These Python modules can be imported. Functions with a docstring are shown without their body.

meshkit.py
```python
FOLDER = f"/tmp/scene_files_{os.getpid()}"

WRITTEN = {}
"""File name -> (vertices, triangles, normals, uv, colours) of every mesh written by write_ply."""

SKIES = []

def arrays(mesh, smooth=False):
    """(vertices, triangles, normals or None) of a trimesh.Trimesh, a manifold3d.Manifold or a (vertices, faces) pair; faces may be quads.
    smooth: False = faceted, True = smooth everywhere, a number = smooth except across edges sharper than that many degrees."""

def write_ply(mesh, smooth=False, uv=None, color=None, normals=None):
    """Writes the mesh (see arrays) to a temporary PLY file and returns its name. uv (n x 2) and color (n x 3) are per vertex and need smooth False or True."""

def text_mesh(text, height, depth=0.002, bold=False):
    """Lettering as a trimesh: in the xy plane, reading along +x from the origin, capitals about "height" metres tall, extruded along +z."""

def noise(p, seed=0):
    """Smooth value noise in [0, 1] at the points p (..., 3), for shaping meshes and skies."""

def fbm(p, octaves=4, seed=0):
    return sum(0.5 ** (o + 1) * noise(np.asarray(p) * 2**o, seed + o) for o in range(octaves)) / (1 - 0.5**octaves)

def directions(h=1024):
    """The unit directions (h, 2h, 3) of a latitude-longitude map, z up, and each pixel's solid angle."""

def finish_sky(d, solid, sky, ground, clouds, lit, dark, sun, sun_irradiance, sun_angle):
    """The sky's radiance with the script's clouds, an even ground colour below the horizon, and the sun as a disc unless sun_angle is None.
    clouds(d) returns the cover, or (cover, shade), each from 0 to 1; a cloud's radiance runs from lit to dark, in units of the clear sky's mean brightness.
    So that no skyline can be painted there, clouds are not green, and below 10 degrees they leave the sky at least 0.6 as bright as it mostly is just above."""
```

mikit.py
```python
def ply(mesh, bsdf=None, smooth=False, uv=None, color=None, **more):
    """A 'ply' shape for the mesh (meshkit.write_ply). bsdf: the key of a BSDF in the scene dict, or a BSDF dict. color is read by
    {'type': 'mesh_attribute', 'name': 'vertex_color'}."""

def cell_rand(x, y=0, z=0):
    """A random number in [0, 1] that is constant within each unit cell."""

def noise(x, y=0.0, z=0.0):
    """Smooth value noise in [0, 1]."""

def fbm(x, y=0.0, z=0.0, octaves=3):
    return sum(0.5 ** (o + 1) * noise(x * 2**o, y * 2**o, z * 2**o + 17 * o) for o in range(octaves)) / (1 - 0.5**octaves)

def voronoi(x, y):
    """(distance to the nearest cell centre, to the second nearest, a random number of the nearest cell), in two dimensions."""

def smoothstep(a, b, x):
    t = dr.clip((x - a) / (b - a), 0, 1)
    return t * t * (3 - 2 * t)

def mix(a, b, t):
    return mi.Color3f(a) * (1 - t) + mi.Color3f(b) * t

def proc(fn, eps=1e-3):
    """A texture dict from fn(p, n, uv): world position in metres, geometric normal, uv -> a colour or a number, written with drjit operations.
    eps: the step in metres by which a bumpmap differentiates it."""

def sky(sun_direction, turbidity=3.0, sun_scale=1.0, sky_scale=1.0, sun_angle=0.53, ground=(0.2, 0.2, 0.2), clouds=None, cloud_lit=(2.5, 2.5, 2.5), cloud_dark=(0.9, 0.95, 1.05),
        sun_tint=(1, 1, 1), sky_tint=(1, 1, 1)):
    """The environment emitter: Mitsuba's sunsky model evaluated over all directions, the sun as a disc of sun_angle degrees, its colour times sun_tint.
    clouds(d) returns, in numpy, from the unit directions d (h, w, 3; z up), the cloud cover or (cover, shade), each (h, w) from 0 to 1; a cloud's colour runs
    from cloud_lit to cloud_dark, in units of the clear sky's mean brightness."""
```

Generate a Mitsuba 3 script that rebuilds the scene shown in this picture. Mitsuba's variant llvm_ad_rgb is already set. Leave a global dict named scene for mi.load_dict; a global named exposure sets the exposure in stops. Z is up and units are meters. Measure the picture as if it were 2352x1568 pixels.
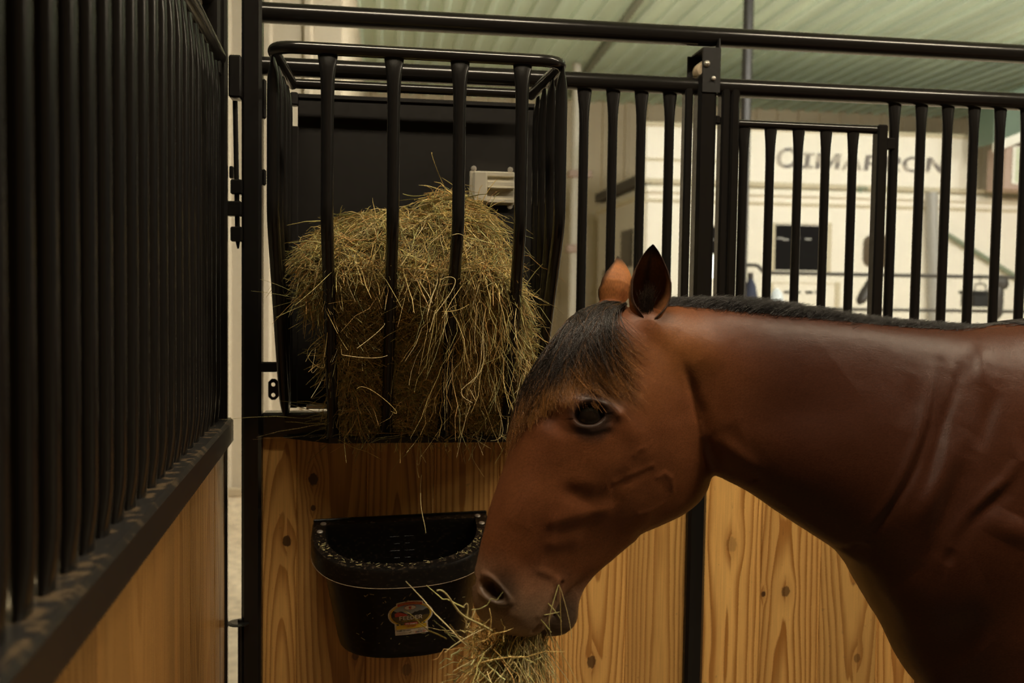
import math, random
import numpy as np, trimesh, manifold3d as m3
import drjit as dr
import mitsuba as mi
import mikit, meshkit
from mikit import proc, noise, fbm, smoothstep, mix, cell_rand
from scipy.spatial import cKDTree
from scipy.interpolate import PchipInterpolator, CubicSpline
rng = np.random.default_rng(7); random.seed(7)
T = mi.ScalarTransform4f
scene, labels = {}, {}

# ------------------------------------------------------------------ camera, sky, lamps, exposure
WIDTH, HEIGHT, FOCAL = 2352, 1568, 2150.0
EYE = np.array([0, -2.35, 1.57])
YAW, PITCH, ROLL = np.radians(8.0), np.radians(-2.85), np.radians(0.84)
FWD = np.array([np.sin(YAW) * np.cos(PITCH), np.cos(YAW) * np.cos(PITCH), np.sin(PITCH)])
R0 = np.array([np.cos(YAW), -np.sin(YAW), 0]); U0 = np.cross(R0, FWD)
UP = np.cos(ROLL) * U0 - np.sin(ROLL) * R0
RIGHT = np.cos(ROLL) * R0 + np.sin(ROLL) * U0
scene['camera'] = {'type': 'thinlens', 'to_world': T().look_at(EYE.tolist(), (EYE + FWD).tolist(), UP.tolist()),
                   'fov': math.degrees(2 * math.atan(WIDTH / 2 / FOCAL)), 'fov_axis': 'x',
                   'aperture_radius': 0.0045, 'focus_distance': 1.9, 'near_clip': 0.05, 'far_clip': 200.0}
exposure = 0.0
scene['sky'] = mikit.sky((0.75, 0.35, 0.8), turbidity=4, sun_scale=0.40, sky_scale=0.16, ground=(0.35, 0.3, 0.22), sky_tint=(1.0, 0.95, 0.85))
STALL_LAMP = (74.0, 62.0, 45.0)      # radiance of the tube lamps above the stall
HALL_LAMP = (45.0, 43.0, 37.5)       # radiance of the panel lamps in the hall


def ray(px, py):
    return FWD + RIGHT * (px - WIDTH / 2) / FOCAL - UP * (py - HEIGHT / 2) / FOCAL


def P(px, py, Y=0.0):
    d = ray(px, py)
    return EYE + d * ((Y - EYE[1]) / d[1])


def project(p):
    d = np.asarray(p, float) - EYE
    z = d @ FWD
    return np.stack([WIDTH / 2 + FOCAL * (d @ RIGHT) / z, HEIGHT / 2 - FOCAL * (d @ UP) / z], -1)


# ------------------------------------------------------------------ helpers: names, labels, meshes
def numbered(k):
    if k not in scene and k not in labels and not any(x.startswith(k + '__') for x in scene):
        return k
    n = 1
    while f'{k}_{n:03d}' in scene or f'{k}_{n:03d}' in labels or any(x.startswith(f'{k}_{n:03d}__') for x in scene):
        n += 1
    return f'{k}_{n:03d}'


def thing(name, label, cat, group=None, kind=None):
    k = numbered(name)
    labels[k] = {'label': label, 'category': cat}
    if group: labels[k]['group'] = group
    if kind: labels[k]['kind'] = kind
    return k


def structure(name, mesh, bsdf, smooth=False, label=None, **kw):
    scene[name] = mikit.ply(mesh, bsdf, smooth, **kw)
    labels[name] = {'kind': 'structure'}
    if label: labels[name]['label'] = label
    return name


def part(parent, name, mesh, bsdf, smooth=False, label=None, kind=None, **kw):
    k = numbered(parent + '__' + name)
    scene[k] = mesh if isinstance(mesh, dict) else mikit.ply(mesh, bsdf, smooth, **kw)
    if label or kind:
        labels[k] = {}
        if label: labels[k]['label'] = label
        if kind: labels[k]['kind'] = kind
    return k


def solo(name, label, cat, mesh, bsdf, smooth=False, group=None, kind=None, **kw):
    k = thing(name, label, cat, group, kind)
    scene[k] = mikit.ply(mesh, bsdf, smooth, **kw)
    return k


def join(*ms):
    return trimesh.util.concatenate([m for m in ms if m is not None])


def box(lo, hi, bevel=0.0):
    lo, hi = np.minimum(lo, hi).astype(float), np.maximum(lo, hi).astype(float)
    if bevel <= 0:
        m = trimesh.creation.box(extents=hi - lo)
        m.apply_translation((lo + hi) / 2)
        return m
    b = min(bevel, 0.45 * (hi - lo).min())
    pts = []
    for s in np.ndindex(2, 2, 2):
        c = np.where(s, hi, lo); sg = np.where(s, -1, 1)
        for ax in range(3):
            o = sg * b; o[ax] = 0
            pts.append(c + o)
    return trimesh.convex.convex_hull(np.array(pts))


def frames(p, up=None):
    p = np.asarray(p, float)
    t = np.gradient(p, axis=0)
    t /= np.linalg.norm(t, axis=1, keepdims=True)
    if up is not None:
        a = np.cross(np.broadcast_to(np.asarray(up, float), t.shape), t)
        a /= np.linalg.norm(a, axis=1, keepdims=True)
        return t, a, np.cross(t, a)
    a = np.cross(t[0], [0, 0, 1.0] if abs(t[0][2]) < 0.9 else [1.0, 0, 0])
    A = []
    for k in range(len(p)):
        a = a - t[k] * (a @ t[k]); a = a / np.linalg.norm(a)
        A.append(a)
    A = np.array(A)
    return t, A, np.cross(t, A)


def tube(p, ra, rb=None, n=16, up=None, caps=True, power=2.0):
    """A sweep of a (super)ellipse along the points p; ra along the first frame axis, rb along the second."""
    p = np.asarray(p, float)
    t, a, b = frames(p, up)
    ra = np.broadcast_to(np.asarray(ra, float), (len(p),)); rb = ra if rb is None else np.broadcast_to(np.asarray(rb, float), (len(p),))
    th = np.arange(n) * 2 * np.pi / n + (np.pi / n)
    cs, sn = np.cos(th), np.sin(th)
    if power != 2.0:
        cs, sn = np.sign(cs) * abs(cs) ** (2 / power), np.sign(sn) * abs(sn) ** (2 / power)
    v = p[:, None] + ra[:, None, None] * cs[None, :, None] * a[:, None] + rb[:, None, None] * sn[None, :, None] * b[:, None]
    v = v.reshape(-1, 3)
    i, j = np.meshgrid(np.arange(len(p) - 1), np.arange(n), indexing='ij')
    q = np.stack([i * n + j, i * n + (j + 1) % n, (i + 1) * n + (j + 1) % n, (i + 1) * n + j], -1).reshape(-1, 4)
    f = np.vstack([q[:, [0, 1, 2]], q[:, [0, 2, 3]]])
    if caps:
        c = len(v)
        v = np.vstack([v, p[0], p[-1]])
        k = np.arange(n)
        f = np.vstack([f, np.stack([k * 0 + c, (k + 1) % n, k], 1), np.stack([k * 0 + c + 1, (len(p) - 1) * n + k, (len(p) - 1) * n + (k + 1) % n], 1)])
    return trimesh.Trimesh(v, f, process=False)


def round_path(pts, r, n=7):
    """A polyline with its inner corners rounded to radius r."""
    pts = [np.asarray(q, float) for q in pts]
    out = [pts[0]]
    for a, b, c in zip(pts, pts[1:], pts[2:]):
        u, w = (a - b) / np.linalg.norm(a - b), (c - b) / np.linalg.norm(c - b)
        ang = math.acos(np.clip(u @ w, -1, 1)); d = r / math.tan(ang / 2)
        d = min(d, 0.49 * np.linalg.norm(a - b), 0.49 * np.linalg.norm(c - b))
        for s in np.linspace(0, 1, n):
            out.append((1 - s) ** 2 * (b + u * d) + 2 * s * (1 - s) * b + s * s * (b + w * d))
    out.append(pts[-1])
    return np.array(out)


def densify(p, step):
    p = np.asarray(p, float); out = [p[0]]
    for a, b in zip(p, p[1:]):
        k = max(1, int(np.ceil(np.linalg.norm(b - a) / step)))
        out += [a + (b - a) * (i + 1) / k for i in range(k)]
    return np.array(out)


def rod(p0, p1, r, n=16):
    return tube([p0, p1], r, n=n)


def disk(c, axis, r, h, n=20, bevel=0.0):
    axis = np.asarray(axis, float) / np.linalg.norm(axis); c = np.asarray(c, float)
    if bevel:
        return tube([c - axis * h / 2, c + axis * (h / 2 - bevel), c + axis * h / 2], [r, r, r - bevel], n=n)
    return tube([c - axis * h / 2, c + axis * h / 2], r, n=n)


# ------------------------------------------------------------------ materials
def mat(key, **kw):
    d = {'type': 'principled', **kw}
    scene[key] = {'type': 'twosided', 'bsdf': d}


def rgb(*c):
    return {'type': 'rgb', 'value': list(c)}


mat('black_paint', base_color=rgb(0.0085, 0.0078, 0.0072), roughness=0.20, specular=0.42)
mat('black_matte', base_color=rgb(0.010, 0.0095, 0.009), roughness=0.5, specular=0.35)
mat('panel_black', base_color=rgb(0.008, 0.007, 0.006), roughness=0.5, specular=0.22)
mat('rubber_black', base_color=proc(lambda p, n, uv: mix((0.0045, 0.0038, 0.0032), (0.14, 0.10, 0.06), smoothstep(0.5, 0.9, fbm(p.x * 160, p.y * 160, p.z * 160)) * (0.10 + 0.35 * smoothstep(0.6, 0.95, n.z)))), roughness=0.34, specular=0.22)
mat('zinc', base_color=rgb(0.80, 0.76, 0.62), roughness=0.22, metallic=0.6, specular=0.8)
mat('bolt_zinc', base_color=rgb(0.6, 0.56, 0.5), roughness=0.35, metallic=0.8)


def wood_fn(knots, seed, light=(0.64, 0.37, 0.115), dark=(0.31, 0.122, 0.023)):
    """Pine boards from uv: uv.x = board number + 0.5 + metres across, uv.y = metres along. knots: (board, across, along, radius, darkness)."""
    def fn(p, n, uv):
        cell = dr.floor(uv.x)
        x, z = uv.x - cell - 0.5, uv.y
        r1, r2, r3 = cell_rand(cell, seed), cell_rand(cell, seed + 1), cell_rand(cell, seed + 2)
        zz = z + r3 * 7
        x = x + (noise(zz * 1.3, cell * 3.1) - 0.5) * 0.035 + (noise(zz * 5, cell * 5.7 + 9) - 0.5) * 0.008
        bend, dark_k, halo = mi.Float(0), mi.Float(0), mi.Float(0)
        for (b, kx, kz, kr, kd) in knots:
            on = dr.select(dr.abs(cell - b) < 0.5, 1.0, 0.0)
            dx, dz = (uv.x - cell - 0.5) - kx, z - kz
            d2 = dr.square(dx / kr) + dr.square(dz / (kr * 1.7))
            bend += on * dr.exp(-d2 / 5) * kr * 2.2 * dr.select(dx < 0, -1.0, 1.0)
            d2i = dr.square(dx / kr) + dr.square(dz / (kr * 1.35)) + (noise(uv.x * 300, z * 200) - 0.5) * 0.5
            dark_k = dr.maximum(dark_k, on * kd * smoothstep(1.1, 0.65, d2i))
            halo += on * dr.exp(-d2 / 4) * 0.35
        x = x - bend
        depth = 0.018 + 0.075 * r1 + (noise(zz * 0.55, cell + 20) - 0.35) * 0.11
        ring = dr.sqrt(dr.square(x + (r2 - 0.5) * 0.05) + dr.square(depth)) * 100 + fbm(zz * 3, x * 30, cell) * 0.9
        f = ring - dr.floor(ring)
        late = smoothstep(0.35, 0.9, f) * (1 - smoothstep(0.93, 1.0, f))
        fine = noise((uv.x + cell) * 900, zz * 14)
        c = mix(light, dark, late * (0.70 + 0.3 * r2))
        c = mix(c, mi.Color3f(0.40, 0.19, 0.05), (fbm(x * 14, zz * 1.2, cell + 3) - 0.3) * 0.75)
        c = c * (0.86 + 0.2 * fine) * (0.82 + 0.33 * r3)
        c = mix(c, mi.Color3f(0.27, 0.10, 0.022), dr.minimum(halo, 0.55))
        c = mix(c, mi.Color3f(0.035, 0.013, 0.006), dark_k)
        c = mix(c, mi.Color3f(0.11, 0.07, 0.04), smoothstep(0.95, 0.99, noise((uv.x + cell * 2) * 120, zz * 60)) * 0.3)
        return c
    return fn
# ------------------------------------------------------------------ the setting: floor, walls, ceiling
def sheet(lo, hi):
    return box(lo, hi)


mat('dirt', base_color=proc(lambda p, n, uv: mix((0.50, 0.40, 0.28), (0.62, 0.52, 0.38), fbm(p.x * 1.3, p.y * 1.3)) * (0.85 + 0.3 * noise(p.x * 30, p.y * 30))), roughness=0.9, specular=0.2)
mat('wall_cream', base_color=rgb(0.53, 0.46, 0.35), roughness=0.6, specular=0.3)
mat('wall_beige', base_color=rgb(0.50, 0.41, 0.28), roughness=0.6, specular=0.3)
mat('ceiling_green', base_color=proc(lambda p, n, uv: mix((0.56, 0.71, 0.63), (0.68, 0.80, 0.70), fbm(p.x * 1.2, p.y * 0.12)) * (0.82 + 0.3 * noise(p.x * 6.5, p.y * 0.25))), roughness=0.7, specular=0.3)


def ribbed(p0, p1, z0, z1, pitch, depth, thick=0.03):
    """Upright ribbed sheeting from p0 to p1 (x, y); the ribs stand out to the left of the walk from p0 to p1."""
    p0, p1 = np.array(p0, float), np.array(p1, float)
    L = np.linalg.norm(p1 - p0); u = (p1 - p0) / L; w = np.array([-u[1], u[0]])
    prof = []
    s = 0.0
    while s < L:
        for a, d in ((0, 0), (0.72, 0), (0.78, 1), (0.92, 1), (0.98, 0)):
            if s + a * pitch < L: prof.append((s + a * pitch, d * depth))
        s += pitch
    prof.append((L, 0))
    xy = np.array([p0 + u * a + w * d for a, d in prof]); back = np.array([p0 + u * a - w * thick for a, _ in prof])
    n = len(xy)
    v = np.vstack([np.c_[xy, np.full(n, z0)], np.c_[xy, np.full(n, z1)], np.c_[back, np.full(n, z0)], np.c_[back, np.full(n, z1)]])
    i = np.arange(n - 1)
    q = np.vstack([np.stack([i, i + 1, n + i + 1, n + i], 1), np.stack([2 * n + i + 1, 2 * n + i, 3 * n + i, 3 * n + i + 1], 1),
                   np.stack([n + i, n + i + 1, 3 * n + i + 1, 3 * n + i], 1), np.stack([2 * n + i, 2 * n + i + 1, i + 1, i], 1)])
    q = np.vstack([q, [[0, n, 3 * n, 2 * n], [n - 1, 3 * n - 1, 4 * n - 1, 2 * n - 1]]])
    return trimesh.Trimesh(v, np.vstack([q[:, [0, 1, 2]], q[:, [0, 2, 3]]]), process=False)


structure('floor', sheet((-12, -8, -0.1), (45, 30, 0)), 'dirt')
mat('mat_rubber', base_color=rgb(0.15, 0.115, 0.08), roughness=0.9, specular=0.2)
structure('floor_mat', box((-1.2, -4.2, -0.0005), (6, -0.06, 0.003)), 'mat_rubber')
structure('wall_left', ribbed((-0.31, 5.0), (-9, 5.0), 0.0, 4.75, 0.30, 0.03), 'wall_cream')
structure('trim_1', box((-9, 4.93, 0.0), (-0.30, 4.97, 0.07), 0.01), 'wall_beige')
structure('wall_left_return', ribbed((-0.31, 12.9), (-0.31, 5.0), 0.0, 4.75, 0.30, 0.03), 'wall_cream')
structure('wall_back', ribbed((15, 13.0), (-0.3, 13.0), 0.0, 4.98, 0.38, 0.04), 'wall_beige')
mat('wall_dark', base_color=rgb(0.10, 0.065, 0.035), roughness=0.8, specular=0.2)
structure('wall_rear', box((-6, -4.3, 0), (9, -4.2, 4.8)), 'wall_dark')

# ceiling: ribbed sheets running away from the stall
cx = np.arange(-9, 15, 0.25)
prof = [(x + a * 0.25, 0.035 * d) for x in cx for a, d in ((0, 0), (0.6, 0), (0.68, -1), (0.92, -1))]
n_ = len(prof); pr = np.array(prof)
zc = 4.80
v_ = np.vstack([np.c_[pr[:, 0], np.full(n_, -5.5), zc + pr[:, 1]], np.c_[pr[:, 0], np.full(n_, 13.2), zc + pr[:, 1]],
                np.c_[pr[:, 0], np.full(n_, -5.5), np.full(n_, zc + 0.1)], np.c_[pr[:, 0], np.full(n_, 13.2), np.full(n_, zc + 0.1)]])
i_ = np.arange(n_ - 1)
q_ = np.vstack([np.stack([i_, n_ + i_, n_ + i_ + 1, i_ + 1], 1), np.stack([2 * n_ + i_, 2 * n_ + i_ + 1, 3 * n_ + i_ + 1, 3 * n_ + i_], 1)])
structure('ceiling', (v_, q_), 'ceiling_green')


# ------------------------------------------------------------------ lamps (fixtures above the frame)
mat('fixture_white', base_color=rgb(0.8, 0.78, 0.74), roughness=0.5)


def lamp(name, label, c, sx, sy, radiance, group, drop, tilt=0.0):
    """A panel that shines down, tilted by tilt toward the hall."""
    t = thing(name, label, 'lamp', group)
    c = np.array(c, float); ct, st = math.cos(tilt), math.sin(tilt)
    def put(v):
        v = np.asarray(v, float)
        return np.stack([v[..., 0], v[..., 1] * ct - v[..., 2] * st, v[..., 1] * st + v[..., 2] * ct], -1) + c
    h = box((-sx - 0.03, -sy - 0.03, 0.0), (sx + 0.03, sy + 0.03, 0.07), 0.008)
    part(t, 'housing', trimesh.Trimesh(put(h.vertices), h.faces, process=False), 'fixture_white')
    m = trimesh.Trimesh(put([[-sx, -sy, -0.004], [sx, -sy, -0.004], [sx, sy, -0.004], [-sx, sy, -0.004]]), [[0, 2, 1], [0, 3, 2]], process=False)
    k = part(t, 'diffuser', m, 'fixture_white')
    scene[k]['emitter'] = {'type': 'area', 'radiance': rgb(*radiance)}
    for s in (-1, 1):
        part(t, 'hanger', rod(put([s * sx * 0.8, 0, 0.06]), put([s * sx * 0.8, 0, 0.06]) + [0, 0, drop], 0.006, 8), 'fixture_white')


for x, w in ((0.1, 'left strip lamp above the stall, long and white'), (2.2, 'middle strip lamp above the stall, long and white'), (4.2, 'right strip lamp above the stall, long and white')):
    lamp('strip_lamp', w, (x, -1.35, 3.5), 0.6, 0.10, STALL_LAMP, 'strip lamps above the stall', zc - 3.6)
for x, w in ((1.8, 'square flood lamp nearest the white wall of the hall'), (4.4, 'second square flood lamp from the white wall'), (7.0, 'third square flood lamp from the white wall'), (10.0, 'square flood lamp farthest from the white wall')):
    lamp('flood_lamp', w, (x, 2.4, 4.15), 0.5, 0.5, HALL_LAMP, 'flood lamps in the hall', zc - 4.25, math.radians(42))
# ------------------------------------------------------------------ stall front: posts, rails, sill, planks, bars
Z_TOP, Z_RAIL, Z_SILL0, Z_SILL1 = 2.239, 2.112, 1.216, 1.276
KN = [(2, -0.045, 1.108, 0.012, 0.95), (2, -0.045, 1.036, 0.006, 0.9), (1, 0.018, 0.955, 0.011, 0.9), (6, -0.005, 0.62, 0.013, 0.8),
      (5, 0.03, 1.15, 0.006, 0.6), (3, 0.02, 0.62, 0.012, 0.5), (2, 0.06, 0.66, 0.009, 0.6), (8, 0.035, 0.75, 0.012, 0.6)]
mat('pine', base_color=proc(wood_fn(KN, 3)), roughness=0.42, specular=0.4, clearcoat=0.25, clearcoat_gloss=0.6)
KN2 = [(1, -0.068, 1.17, 0.012, 0.8), (1, 0.0, 0.92, 0.016, 0.25), (2, -0.017, 1.03, 0.012, 0.7), (2, -0.075, 0.785, 0.006, 0.9), (2, -0.013, 0.79, 0.012, 0.7), (3, 0.03, 0.6, 0.01, 0.5)]
mat('pine_right', base_color=proc(wood_fn(KN2, 11)), roughness=0.42, specular=0.4, clearcoat=0.25, clearcoat_gloss=0.6)
mat('pine_gate', base_color=proc(wood_fn([(9, 0.0, 0.9, 0.01, 0.7), (7, 0.03, 1.05, 0.008, 0.5)], 23, (0.27, 0.145, 0.046), (0.17, 0.078, 0.02))), roughness=0.36, specular=0.5, clearcoat=0.4, clearcoat_gloss=0.75)


def plank(x0, x1, z0, z1, number, y0=-0.012, y1=0.022, frame=None):
    """One upright board; frame(local) -> world. Returns (mesh, uv)."""
    m = join(box((x0, y0, z0), (x1, y1, z1), 0.0022), box((x0 - 0.004, 0.5 * (y0 + y1) - 0.003, z0 + 0.003), (x1 + 0.001, 0.5 * (y0 + y1) + 0.006, z1 - 0.003)))
    v = np.array(m.vertices); xm = (x0 + x1) / 2
    uv = np.c_[number + 0.5 + (v[:, 0] - xm), v[:, 2]]
    if frame is not None: m = trimesh.Trimesh(frame(v), m.faces, process=False)
    return m, uv


def bar_mesh(p0, p1, r=0.0125, flare0=True, flare1=True, axis=(1, 0, 0), n=14):
    """A round bar whose ends are pressed flat and wide (along axis) where they are welded on."""
    p0, p1 = np.asarray(p0, float), np.asarray(p1, float)
    L = np.linalg.norm(p1 - p0)
    s = np.array([0, 0.006, 0.02, 0.04, 0.06, 0.09, L - 0.09, L - 0.06, L - 0.04, L - 0.02, L - 0.006, L])
    fl = np.array([1, 0.97, 0.72, 0.36, 0.14, 0, 0, 0.14, 0.36, 0.72, 0.97, 1]) * np.r_[np.full(6, float(flare0)), np.full(6, float(flare1))]
    p = p0 + (p1 - p0) * (s / L)[:, None]
    return tube(p, r * (1 - 0.45 * fl), r * (1 + 0.5 * fl), n=n, up=axis) if False else tube(p, r * (1 - 0.45 * fl), r * (1 + 0.5 * fl), n=n, up=axis)


# corner post
XP = -0.3085
t = thing('steel_post', 'black square steel post at the corner where the barred divider meets the hay rack wall', 'post')
part(t, 'tube', box((XP - 0.0235, -0.035, 0.0), (XP + 0.0235, 0.015, 2.75), 0.007), 'black_paint')
POST = t
for z0, z1 in ((2.005, 2.10), (1.845, 1.885)):
    part(t, 'weld_tab', box((XP + 0.022, -0.012, z0 - 0.02), (XP + 0.031, 0.004, z1 - 0.02), 0.004), 'black_paint')

# gate frame direction
gd = ray(787, 671) * [1, 1, 0]; gd /= np.linalg.norm(gd)       # away from the camera along the divider
gn = np.array([gd[1], -gd[0], 0])                              # to the right of it
G0 = P(525, 960, -0.05) * [1, 1, 0]                            # its far end (right face)


def gframe(v):
    """local (along the divider toward the camera, thickness to the left, z) -> world"""
    v = np.asarray(v, float)
    return G0 - gd * v[..., 0:1] - gn * v[..., 1:2] + np.array([0, 0, 1.0]) * v[..., 2:3]


def gbox(lo, hi, bevel=0.0):
    m = box(lo, hi, bevel)
    m = trimesh.Trimesh(gframe(m.vertices), m.faces, process=False)
    m.fix_normals()
    return m


# hinge on the corner post: sleeves and pin
hp = P(546, 480, -0.03)
for y in (430, 538):
    part(POST, 'hinge_bracket', box((P(531, y, -0.03)[0], -0.045, P(545, y + 17, -0.03)[2]), (XP - 0.02, -0.012, P(545, y - 17, -0.03)[2]), 0.003), 'black_paint')
part(POST, 'pin_bracket', box((P(529, 180, -0.03)[0], -0.06, P(540, 229, -0.03)[2]), (XP - 0.02, -0.01, P(540, 132, -0.03)[2]), 0.004), 'black_paint')
part(POST, 'keeper_ring', tube([[P(549, 1440, -0.03)[0] + 0.013 * math.cos(a), -0.03 + 0.013 * math.sin(a), P(549, 1430, -0.03)[2]] for a in np.linspace(0, 2 * np.pi, 17)], 0.016, 0.003, n=8, up=(0, 0, 1)), 'black_paint')
part(POST, 'drop_rod', rod(P(552, 1440, -0.03) * [1, 1, 0] + [0, 0, 0.15], P(552, 1440, -0.03) + [0, 0, 0.02], 0.006), 'black_paint')

# left bay
t = thing('stall_front_panel', 'stall front behind the hay rack, pine boards below and black bars above', 'stall panel')
FRONT = t
part(t, 'rail', rod((XP + 0.02, 0, Z_RAIL), (0.80, 0, Z_RAIL), 0.0225, 24), 'black_paint', smooth=40)
part(t, 'sill', box((XP + 0.0235, -0.036, Z_SILL0), (0.795, 0.02, Z_SILL1), 0.006), 'black_paint')
edges = [-0.2845, -0.202, -0.032, 0.135, 0.302, 0.470, 0.638, 0.797]
for k, (a, b) in enumerate(zip(edges, edges[1:])):
    m, uv = plank(a, b, 0.05, Z_SILL0 - 0.0005, k + 1, y0=-0.012 - 0.0012 * (k % 3))
    part(t, 'plank', m, 'pine', uv=uv)
for px in (1341, 1407, 1472, 1537):
    x = P(px, 300)[0]
    part(t, 'bar', bar_mesh((x, 0, Z_SILL1), (x, 0, Z_RAIL - 0.021)), 'black_paint', smooth=40)
part(t, 'stile', box((0.765, -0.02, Z_SILL1), (0.786, 0.012, Z_RAIL), 0.004), 'black_paint')
part(t, 'kick_rail', box((XP + 0.0235, -0.02, 0.0), (0.795, 0.025, 0.05), 0.004), 'black_paint')

# feed door behind the rack
fd = part(t, 'feed_door', join(box((P(681, 500)[0], 0.026, P(700, 938)[2]), (P(1236, 500)[0], 0.034, P(700, 211)[2]), 0.002),
                               box((P(664, 500)[0], 0.012, P(700, 938)[2]), (P(684, 500)[0], 0.04, P(700, 288)[2]), 0.003),
                               box((P(664, 500)[0], 0.012, P(670, 238)[2]), (P(682, 500)[0], 0.04, P(670, 208)[2]), 0.003),
                               box((P(681, 500)[0], 0.020, P(700, 222)[2]), (P(1236, 500)[0], 0.03, P(700, 211)[2]), 0.002)), 'panel_black', label='solid black feed door panel behind the rack')
lx0, lx1, lz0, lz1 = P(1083, 460)[0], P(1182, 460)[0], P(1100, 464)[2], P(1100, 393)[2]
xs, xm = P(1119, 430)[0], P(1109, 430)[0]
lm = [box((lx0 - 0.004, 0.016, lz0 - 0.004), (lx1 + 0.001, 0.026, lz1 + 0.003), 0.002),
      box((lx0 + 0.003, -0.006, lz0), (xs, 0.02, lz1), 0.004)]
zs = np.linspace(lz1, lz0, 8)
for a, b, y in ((zs[0], zs[1], 0.004), (zs[1], zs[2] - 0.002, 0.012), (zs[2] - 0.002, zs[3] - 0.004, 0.0), (zs[3] - 0.004, zs[4] + 0.002, -0.004), (zs[4] - 0.002, zs[6], 0.012), (zs[6], zs[7], 0.006)):
    lm.append(box((xs, y, b), (lx1, 0.02, a), 0.0015))
part(fd, 'latch', join(*lm), 'zinc', label='silver metal slam latch')
for px, py in ((1088, 387), (1172, 390), (1171, 474)):
    c = P(px, py, 0.018)
    part(fd, 'bolt', join(disk(c, (0, -1, 0), 0.0072, 0.006, 18, 0.0012), disk(c + [0, -0.003, 0], (0, -1, 0), 0.0034, 0.003, 8)), 'bolt_zinc', smooth=35)

# header rail above both bays
part(thing('header_rail', 'thick black pipe running along the top of the stall front above the hay rack', 'rail'), 'pipe', rod((XP + 0.02, 0, Z_TOP), (3.3, 0, Z_TOP), 0.0245, 28), 'black_paint', smooth=40)
scene_k = [k for k in scene if k.startswith('header_rail__')][0]
scene['header_rail'] = scene.pop(scene_k)

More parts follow.
